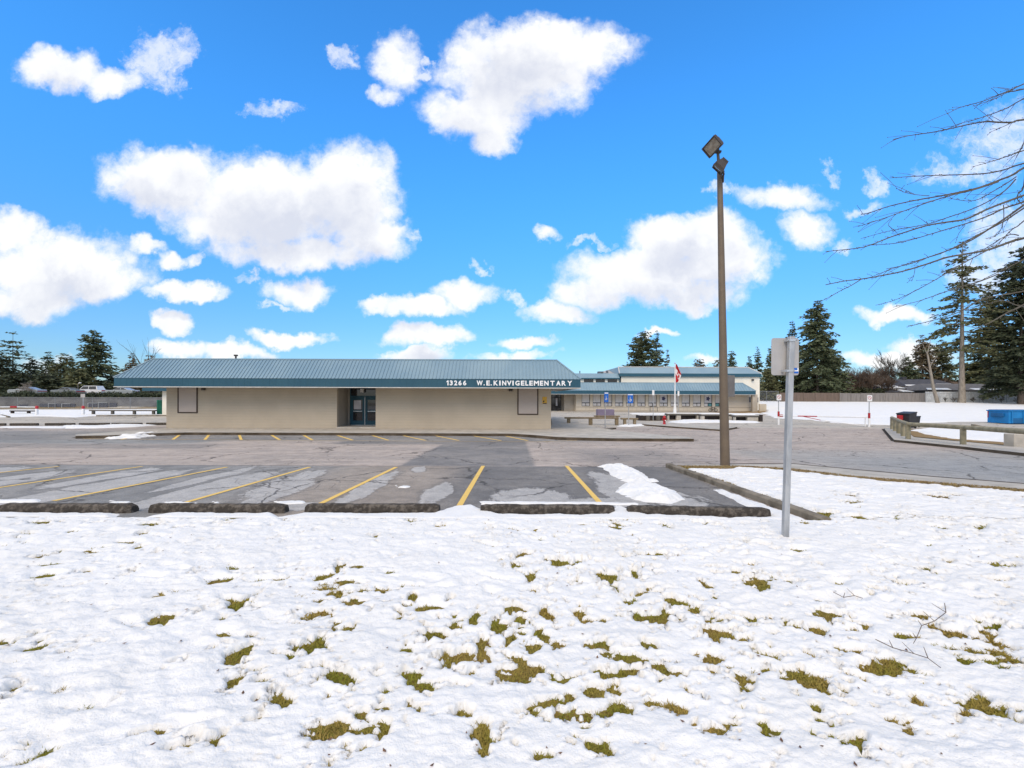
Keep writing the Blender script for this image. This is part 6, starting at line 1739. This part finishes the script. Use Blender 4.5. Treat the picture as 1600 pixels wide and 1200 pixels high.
def car(u, Y, L, H, paint, kind, label, zb=1.9, flip=False):
    x = P(u, 612, Y).x
    r_ = empty('parked_car', (x, Y, zb), label=label, cat='car', group='cars parked above the retaining wall')
    W_ = 1.8; s_ = -1 if flip else 1
    if kind == 'sedan': low = [(-.5, .28), (-.5, .62), (-.46, .70), (-.20, .74), (.30, .76), (.47, .72), (.5, .6), (.5, .28)]; roof = [(-.24, .73), (-.08, 1.0), (.12, 1.0), (.33, .75)]
    elif kind == 'pickup': low = [(-.5, .25), (-.5, .56), (-.48, .60), (-.24, .62), (.5, .60), (.5, .25)]; roof = [(-.25, .61), (-.14, 1.0), (.30, 1.0), (.36, .61)]
    else: low = [(-.5, .25), (-.5, .52), (-.46, .58), (-.25, .62), (.5, .62), (.5, .25)]; roof = [(-.27, .61), (-.15, 1.0), (.42, 1.0), (.49, .62)]
    def loft(prof, w0, w1):
        n = len(prof); v = []
        for sg in (-1, 1):
            for (a, b) in prof:
                k = w0 + (w1 - w0) * max(0, (b - .62) / .38)
                v.append((s_ * a * L, sg * k / 2, b * H))
        f = [tuple(range(n)), tuple(range(n, 2 * n))[::-1]] + [(i, n + i, n + (i + 1) % n, (i + 1) % n) for i in range(n)]
        return v, f
    m_ = MB(); m_.add(*loft(low, W_, W_)); m_.build('body', M[paint], r_, bevel=.06)
    m_ = MB(); m_.add(*loft(roof, W_ - .08, W_ - .4)); cab = m_.build('cabin', M[paint], r_, bevel=.05)
    # side windows and screens, set a little proud
    (a0, b0), (a1, b1), (a2, b2), (a3, b3) = roof
    zl, zh = .66 if kind != 'sedan' else .77, .955
    def xe(t, left): return (a0 + (a1 - a0) * (t - b0) / (b1 - b0) if left else a3 + (a2 - a3) * (t - b3) / (b2 - b3)) * L
    kw = lambda z: (W_ - .08 + (-.32) * max(0, (z - .62) / .38)) / 2
    for sg in (-1, 1):
        mid = (xe(zl, True) + xe(zl, False)) / 2
        for (l0, l1, h0, h1) in ((xe(zl, True) + .12, mid - .05, xe(zh, True) + .12, mid - .05), (mid + .05, xe(zl, False) - .16, mid + .05, xe(zh, False) - .10)):
            v = [(s_ * l0, sg * (kw(zl) + .012), zl * H), (s_ * l1, sg * (kw(zl) + .012), zl * H), (s_ * h1, sg * (kw(zh) + .012), zh * H), (s_ * h0, sg * (kw(zh) + .012), zh * H)]
            m_ = MB(); m_.prism(v, (0, 0, 0), (0, -sg * .03, 0)); m_.build('window', M['dark_glass'], cab)
    for wx in (-.32, .32):
        for sg in (-1, 1):
            m_ = MB(); m_.tube([(wx * L, sg * (W_ / 2 - .18), .33), (wx * L, sg * (W_ / 2 + .02), .33)], .33, 14); wh = m_.build('wheel', M['tyre'], r_)
            m_ = MB(); m_.tube([(wx * L, sg * (W_ / 2 + .021), .33), (wx * L, sg * (W_ / 2 + .03), .33)], .2, 10); m_.build('rim', M['alu'], wh)
    m_ = MB(); m_.box(s_ * .5 * L - .04, s_ * .5 * L + .03, -.8, .8, .5 * H, .58 * H); m_.build('tail_light', M['red_paint'], r_)
    return r_
car(43, 80, 5.2, 1.55, 'car_silver', 'sedan', 'pale silver saloon parked behind the bare spreading tree', 2.0)
car(106, 80, 4.5, 1.5, 'car_grey', 'sedan', 'grey saloon parked left of the white pickup', 1.98)
car(142, 82, 5.4, 1.85, 'car_white', 'pickup', 'white pickup with dark windows before the large fir', 1.98)
car(192, 81, 4.9, 1.55, 'car_silver', 'sedan', 'silver saloon with a snowy boot right of the white pickup', 1.95)
def small_post(u, vb, ht, label, plate=None, bandz=.75):
    b_ = G(u, vb); kx = b_.y / FPX; r_ = empty('bollard', b_, label=label, cat='bollard')
    m_ = MB(); m_.tube([(0, 0, -.1), (0, 0, bandz)], .14, 10); m_.build('post', M['white_paint'], r_)
    m_ = MB(); m_.lathe([(.145, bandz + .002), (.15, bandz + .3), (.08, bandz + .36)], 10); m_.build('red_cap', M['red_paint'], r_)
    if plate:
        zt = P(u, plate, b_.y).z - b_.z
        m_ = MB(); m_.tube([(0, 0, bandz + .36), (0, 0, zt)], .04, 8); m_.build('sign_pole', M['galv'], r_)
        m_ = MB(); m_.box(-.26, .26, -.06, -.045, zt - .42, zt, .005); m_.build('plate', M['sign_back'], r_)
small_post(57.5, 649, 0, 'white bollard with red cap at the end of the left barrier')
small_post(130, 648.8, 0, 'white bollard with red cap carrying a small plate on a pole', 615.5)
a, b = G(-40, 651), G(57, 649); bg_ = empty('barrier_gate', b, label='white pole barrier with a red section at the left edge', cat='gate')
d = a - b; m_ = MB(); m_.tube([(0, 0, .95), Vector((d.x * .33, d.y * .33, 1.0))], .06, 8); m_.tube([Vector((d.x * .44, d.y * .44, 1.0)), Vector((d.x, d.y, 1.0))], .06, 8); m_.build('boom', M['white_paint'], bg_)
m_ = MB(); m_.tube([Vector((d.x * .33, d.y * .33, 1.0)), Vector((d.x * .44, d.y * .44, 1.0))], .1, 8); m_.build('red_band', M['red_paint'], bg_)
def dark_bench(u0, u1, legs, vb, vt, label, m, name='bench', cat='bench'):
    b_ = G((u0 + u1) / 2, vb); Y = b_.y; X = lambda u: P(u, vb, Y).x - b_.x; zt = P((u0 + u1) / 2, vt, Y).z - b_.z
    r_ = empty(name, b_, label=label, cat=cat)
    m_ = MB(); m_.box(X(u0), X(u1), -.2, .2, zt - .13, zt, .02); m_.build('seat' if cat == 'bench' else 'top_rail', M[m], r_)
    if cat != 'bench':
        m_ = MB(); m_.box(X(u0) + .05, X(u1) - .05, -.16, .16, zt + .002, zt + .03, .01); m_.build('snow_cap', M['snow'], r_)
    for u in legs:
        m_ = MB(); m_.box(X(u) - .12, X(u) + .12, -.12, .12, -.1, zt - .132); m_.build('leg' if cat == 'bench' else 'post', M[m], r_)
dark_bench(17, 54, (19.5, 45), 647, 641.3, 'black timber bench in the snow at the far left', 'dark_wood')
dark_bench(141, 244, (146, 176, 210, 240), 648.6, 640.6, 'long grey timber rail on four posts left of the green container', 'grey_wood', 'low_rail', 'rail')
kerb_run('kerb', [(150, 650.6), (262, 650.2)], .2, .14, M['kerb'])
kerb_run('kerb', [(0, 649.5), (12, 652.5)], .2, .14, M['kerb'])
gb = G(252, 648.5); r_ = empty('storage_container', gb, label='green metal container beside the left corner of the school', cat='container')
X = lambda u: P(u, 648, gb.y).x - gb.x; zt = P(252, 625, gb.y).z - gb.z
m_ = MB(); m_.box(X(244.5), X(266), 0, 2.0, -.1, zt, .03); m_.build('body', M['green_box'], r_)
for u in (247, 249.5, 252, 256, 258.5, 261, 264):
    m_ = MB(); m_.box(X(u) - .03, X(u) + .03, -.035, -.002, .05, zt - .06); m_.build('rib', M['green_box'], r_)
m_ = MB(); m_.box(X(254) - .015, X(254) + .015, -.02, -.002, .0, zt - .05); m_.build('door_seam', M['dark_wood'], r_)
# lamp standard among the left trees
p_ = P(122, 612, 84); r_ = empty('street_lamp', (p_.x, 84, 1.8), label='small pale street lamp left of the white pickup', cat='street lamp')
zt = P(122, 599, 84).z - 1.8
m_ = MB(); m_.tube([(0, 0, 0), (0, 0, zt)], .09, 8); m_.build('pole', M['grey_wood'], r_)
m_ = MB(); m_.tube([(0, 0, zt - .1), (.3, 0, zt + .05)], .05, 6); m_.lathe([(.02, zt), (.22, zt + .02), (.16, zt + .16), (.02, zt + .2)], 8, (.35, 0, 0)); m_.build('lantern', M['white_paint'], r_)

# ------------------------------------------------------------------ houses beyond the field
def house(u0, u1, veave, vridge, Y, wallm, roofm, label, snow=(), wins=(), hip=.2, chim=None, depth=9, over=.5):
    a, b = P(u0, 600, Y).x, P(u1, 600, Y).x; ze, zr = P((u0 + u1) / 2, veave, Y).z, P((u0 + u1) / 2, vridge, Y + depth * .4).z
    z0 = gzf(a, Y) - .3
    r_ = empty('house', (a, Y, z0), label=label, cat='house')
    L = b - a; ze -= z0; zr -= z0
    m_ = MB(); m_.box(0, L, 0, depth, 0, ze); m_.build('wall', wallm, r_)
    v = [(-over, -over, ze - .15), (L + over, -over, ze - .15), (L + over, depth + over, ze - .15), (-over, depth + over, ze - .15), (L * hip, depth / 2, zr), (L * (1 - hip), depth / 2, zr)]
    m_ = MB(); m_.add(v, [(0, 1, 5, 4), (1, 2, 5), (2, 3, 4, 5), (3, 0, 4), (3, 2, 1, 0)]); rf = m_.build('roof', roofm, r_)
    for (s0, s1, t0, t1) in snow:
        q = []
        for (s_, t) in ((s0, t0), (s1, t0), (s1, t1), (s0, t1)):
            f0 = Vector(v[0]).lerp(Vector(v[4]), t); f1 = Vector(v[1]).lerp(Vector(v[5]), t); q.append(f0.lerp(f1, s_) + Vector((0, -.03, .03)))
        m_ = MB(); m_.prism(q, (0, 0, 0), (0, -.05, .09)); m_.build('snow_patch', M['snow'], rf)
    m_ = MB(); m_.box(-over, L + over, -over - .05, -over - .005, ze - .32, ze - .12); m_.build('gutter', M['dark_wood'], r_)
    for (w0, w1, v0, v1) in wins:
        x0, x1 = P(w0, v0, Y).x - a, P(w1, v0, Y).x - a; z1, z2 = P(w0, v1, Y).z - z0, P(w0, v0, Y).z - z0
        m_ = MB(); m_.box(x0, x1, -.06, -.003, z1, z2); fo = m_.build('window', M['frame'], r_)
        m_ = MB(); m_.box(x0 + .06, x1 - .06, -.075, -.063, z1 + .06, z2 - .06); m_.build('pane', M['dark_glass'], fo)
    if chim:
        x = P(chim, 600, Y).x - a; m_ = MB(); m_.box(x - .5, x + .5, depth / 2 - .4, depth / 2 + .4, zr - .8, zr + .55); m_.build('chimney', M['house_roof'], rf)
house(1416, 1500, 602.5, 592.5, 108, M['cream'], M['house_roof'], 'cream house with a long dark roof and chimney behind the fences', ((.0, .35, .0, .14), (.62, .9, .02, .3)), ((1441.5, 1444, 604, 607.5), (1445, 1448, 604, 607.5)), .12, 1437)
house(1378, 1410, 606.5, 598.5, 100, M['dark_wood'], M['house_roof'], 'small dark shed under a fully snowy roof left of the cream house', ((.03, .97, .02, .9),), (), .1)
house(1399, 1428, 612.0, 608.3, 96, M['blue_grey'], M['house_roof'], 'low blue grey garage with a snowy roof before the cream house', ((.42, .98, .1, .95),), (), .3, depth=6, over=.3)
house(1450, 1590, 609.0, 599.5, 98, M['blue_grey'], M['house_roof2'], 'grey roofed bungalow with dark eaves behind the white fence', ((.0, .25, .02, .26), (.50, .82, .02, .25)), ((1455, 1462, 610.5, 614), (1512, 1530, 610.5, 614), (1545, 1560, 610.5, 614)), .15, None, 10, .6)

# ------------------------------------------------------------------ bare branches reaching in from the right
bt = empty('bare_tree', (13.6, 9.4, gzf(13.6, 9.4)), label='leafless tree at the right whose long twigs reach across the sky', cat='tree')
TR = Vector((13.6, 9.4, 0))
tb = MB(); tb.tube([(0, 0, -.2), (.05, 0, 1.5), (-.1, .05, 3.2), (0, 0, 5.0), (.1, 0, 7.2), (.15, 0, 9.6)], [.30, .24, .21, .17, .11, .04], 12); tb.build('trunk', M['bark'], bt)
rb = random.Random(12)
BR = [ # photo polylines from the thick end, with thickness in pixels
 ([(1600,131),(1582,140),(1560,148),(1536,158),(1500,168),(1480,178)], 2.4), ([(1600,139),(1575,144),(1555,154),(1520,166)], 2.2),
 ([(1600,154),(1575,168),(1550,178),(1520,188),(1500,193),(1470,206)], 2.2), ([(1600,187),(1582,191),(1560,191),(1540,190),(1515,194),(1485,201),(1455,207),(1420,212),(1395,218)], 3.2), ([(1582,191),(1565,199),(1546,207)], 1.6),
 ([(1600,235),(1580,242),(1560,249),(1540,255),(1518,261)], 2.2), ([(1600,255),(1570,265),(1540,271),(1500,273),(1460,274),(1420,276),(1390,278)], 2.8),
 ([(1600,262),(1585,272),(1560,282),(1530,293),(1500,300),(1470,306),(1430,313),(1390,322),(1360,332),(1345,335)], 4.0), ([(1560,284),(1520,297),(1490,304),(1460,313),(1425,325),(1390,338),(1360,348),(1340,354)], 2.8),
 ([(1452,306),(1430,304),(1412,300),(1400,294)], 1.3), ([(1588,276),(1575,285),(1550,300),(1530,311),(1510,314),(1480,309)], 2.2), ([(1587,280),(1570,298),(1540,317),(1510,330),(1480,340),(1450,350),(1410,357),(1380,363),(1345,373)], 2.4),
 ([(1600,305),(1570,316),(1540,328),(1510,342),(1480,347),(1450,352),(1420,361),(1390,371),(1365,381),(1345,387),(1320,390),(1290,393)], 4.2), ([(1600,315),(1570,325),(1545,337),(1520,346),(1490,355),(1460,364),(1430,373),(1400,380),(1362,383)], 3.2),
 ([(1600,320),(1575,338),(1548,356),(1520,374),(1490,388),(1450,402),(1420,413),(1385,420)], 3.6), ([(1600,325),(1570,345),(1530,366),(1500,382),(1470,396),(1440,405),(1400,418),(1365,431)], 3.0),
 ([(1600,372),(1590,374),(1570,381),(1545,390),(1515,396),(1480,402),(1450,412),(1410,424),(1375,431),(1346,436),(1320,439),(1290,445)], 4.8), ([(1346,436),(1330,446),(1310,456),(1285,470)], 2.0), ([(1592,368),(1580,366),(1565,372),(1545,385),(1525,396)], 2.0),
 ([(1600,345),(1582,358),(1568,372),(1555,385)], 2.0), ([(1545,390),(1520,403),(1490,420),(1460,438),(1425,457),(1395,470),(1368,477)], 2.2), ([(1560,428),(1530,440),(1500,448),(1460,462),(1430,472),(1395,480)], 2.4),
 ([(1600,405),(1575,418),(1545,432),(1515,448)], 2.2), ([(1600,476),(1575,488),(1545,505),(1520,515)], 3.2), ([(1600,455),(1560,462),(1530,470),(1500,487),(1470,497),(1440,505),(1420,510)], 2.6), ([(1568,320),(1568,345),(1560,365),(1545,374)], 1.5),
 ([(1508,352),(1498,365),(1493,380)], 1.2), ([(1394,342),(1388,352),(1402,362)], 1.1), ([(1430,418),(1428,430),(1424,440)], 1.0), ([(1600,480),(1570,470),(1545,474),(1500,485)], 2.0), ([(1600,290),(1592,300),(1590,312),(1600,322)], 2.6), ([(1600,222),(1596,232),(1588,246)], 1.4),
]
for i, (pl, th) in enumerate(BR):
    dep = 9.0 + (i * 0.37 % 1.4) - .7
    pts = [P(u, v, dep + .05 * k) - wloc(bt) for k, (u, v) in enumerate(pl)]
    k_ = dep / FPX * .42
    n = len(pts); rad = [th * k_ * (1 - .68 * j / (n - 1)) for j in range(n)]
    if pl[0][0] >= 1600:                       # carry it back to the trunk
        d = (pts[0] - pts[min(2, len(pts) - 1)]).normalized(); d.y *= .3
        m1 = pts[0] + d * 1.2; m2 = pts[0] + d * 2.0
        att = Vector((0, 0, max(1.6, min(9.2, m2.z + .25))))
        pts = [att, m2.lerp(att, .35), m1, pts[0]] + pts[1:]
        rad = [rad[0] * 2.6, rad[0] * 1.7, rad[0] * 1.25, rad[0]] + rad[1:]
    # smooth
    cr = []; rr2 = []
    for j in range(len(pts) - 1):
        p0, p1, p2, p3 = pts[max(j - 1, 0)], pts[j], pts[j + 1], pts[min(j + 2, len(pts) - 1)]
        for q in (0, .34, .67):
            cr.append(0.5 * ((2 * p1) + (p2 - p0) * q + (2 * p0 - 5 * p1 + 4 * p2 - p3) * q * q + (3 * p1 - p0 - 3 * p2 + p3) * q ** 3)); rr2.append(rad[j] + (rad[j + 1] - rad[j]) * q)
    cr.append(pts[-1]); rr2.append(rad[-1])
    m_ = MB(); m_.tube(cr, rr2, 6)
    bo = m_.build('branch', M['twig_dark'], bt)
    # twigs and buds along it
    tw = MB()
    for j in range(3, len(cr) - 1):
        if rb.random() < .8:
            d = (cr[j + 1] - cr[j]).normalized(); o_ = Vector((rb.gauss(0, .5), rb.gauss(0, .5), rb.gauss(0, .8)))
            L = rb.uniform(.04, .16) if rb.random() < .75 else rb.uniform(.2, .55)
            e = cr[j] + (d * 1.1 + o_ * .7).normalized() * L
            tw.tube([cr[j], cr[j].lerp(e, .5) + Vector((0, 0, .01)), e], [min(.006, rr2[j]), .0045, .003], 3, False)
            tw.lathe([(.002, -.008), (.008, .0), (.002, .012)], 4, e)
        c = cr[j].lerp(cr[j + 1], rb.random()); tw.lathe([(.002, -.012), (.009, .0), (.002, .012)], 4, c + Vector((0, 0, rb.choice((-1, 1)) * rr2[j])))
    tw.build('twig', M['twig_dark'], bo).__setitem__('kind', 'stuff')

# the tree's other side, out of the frame
for i, src in enumerate([c for c in bt.children if c.name.startswith('branch')][1:26:2]):
    c = src.copy(); COL.objects.link(c); c.parent = bt; c.rotation_euler = (0, 0, R(150 + (i * 37) % 80)); c.location = (0, 0, .35 * math.sin(i * 2.1))

# ------------------------------------------------------------------ fallen twigs on the snow
TW = [([(1302, 926), (1318, 934), (1335, 931), (1348, 936)], 'reddish fallen twig lying on the snow, farthest of three on the right'),
      ([(1476, 944), (1478, 958), (1460, 972), (1440, 978), (1432, 998), (1427, 1007)], 'curved fallen twig on the snow above the grass tuft at right'),
      ([(1368, 1000), (1395, 1013), (1428, 1022), (1450, 1030), (1470, 1044)], 'long dark fallen twig on the snow at lower right')]
for pl, lab in TW:
    pts = [G(u, v, LAWN_Z + .075) for u, v in pl]; b_ = pts[0].copy()
    m_ = MB(); m_.tube([p - b_ for p in pts], [.0035, .0035, .003, .003, .0025, .002][:len(pts)], 5)
    for j in range(1, len(pts) - 1):
        a_ = pts[j] - b_; m_.tube([a_, a_ + Vector((rb.uniform(-.05, .09), rb.uniform(.05, .15), .012))], [.0035, .002], 4)
    o = m_.build('fallen_twig', M['twig_brown']); o.location = b_; tag(o, lab, 'twig', 'fallen twigs on the snow')
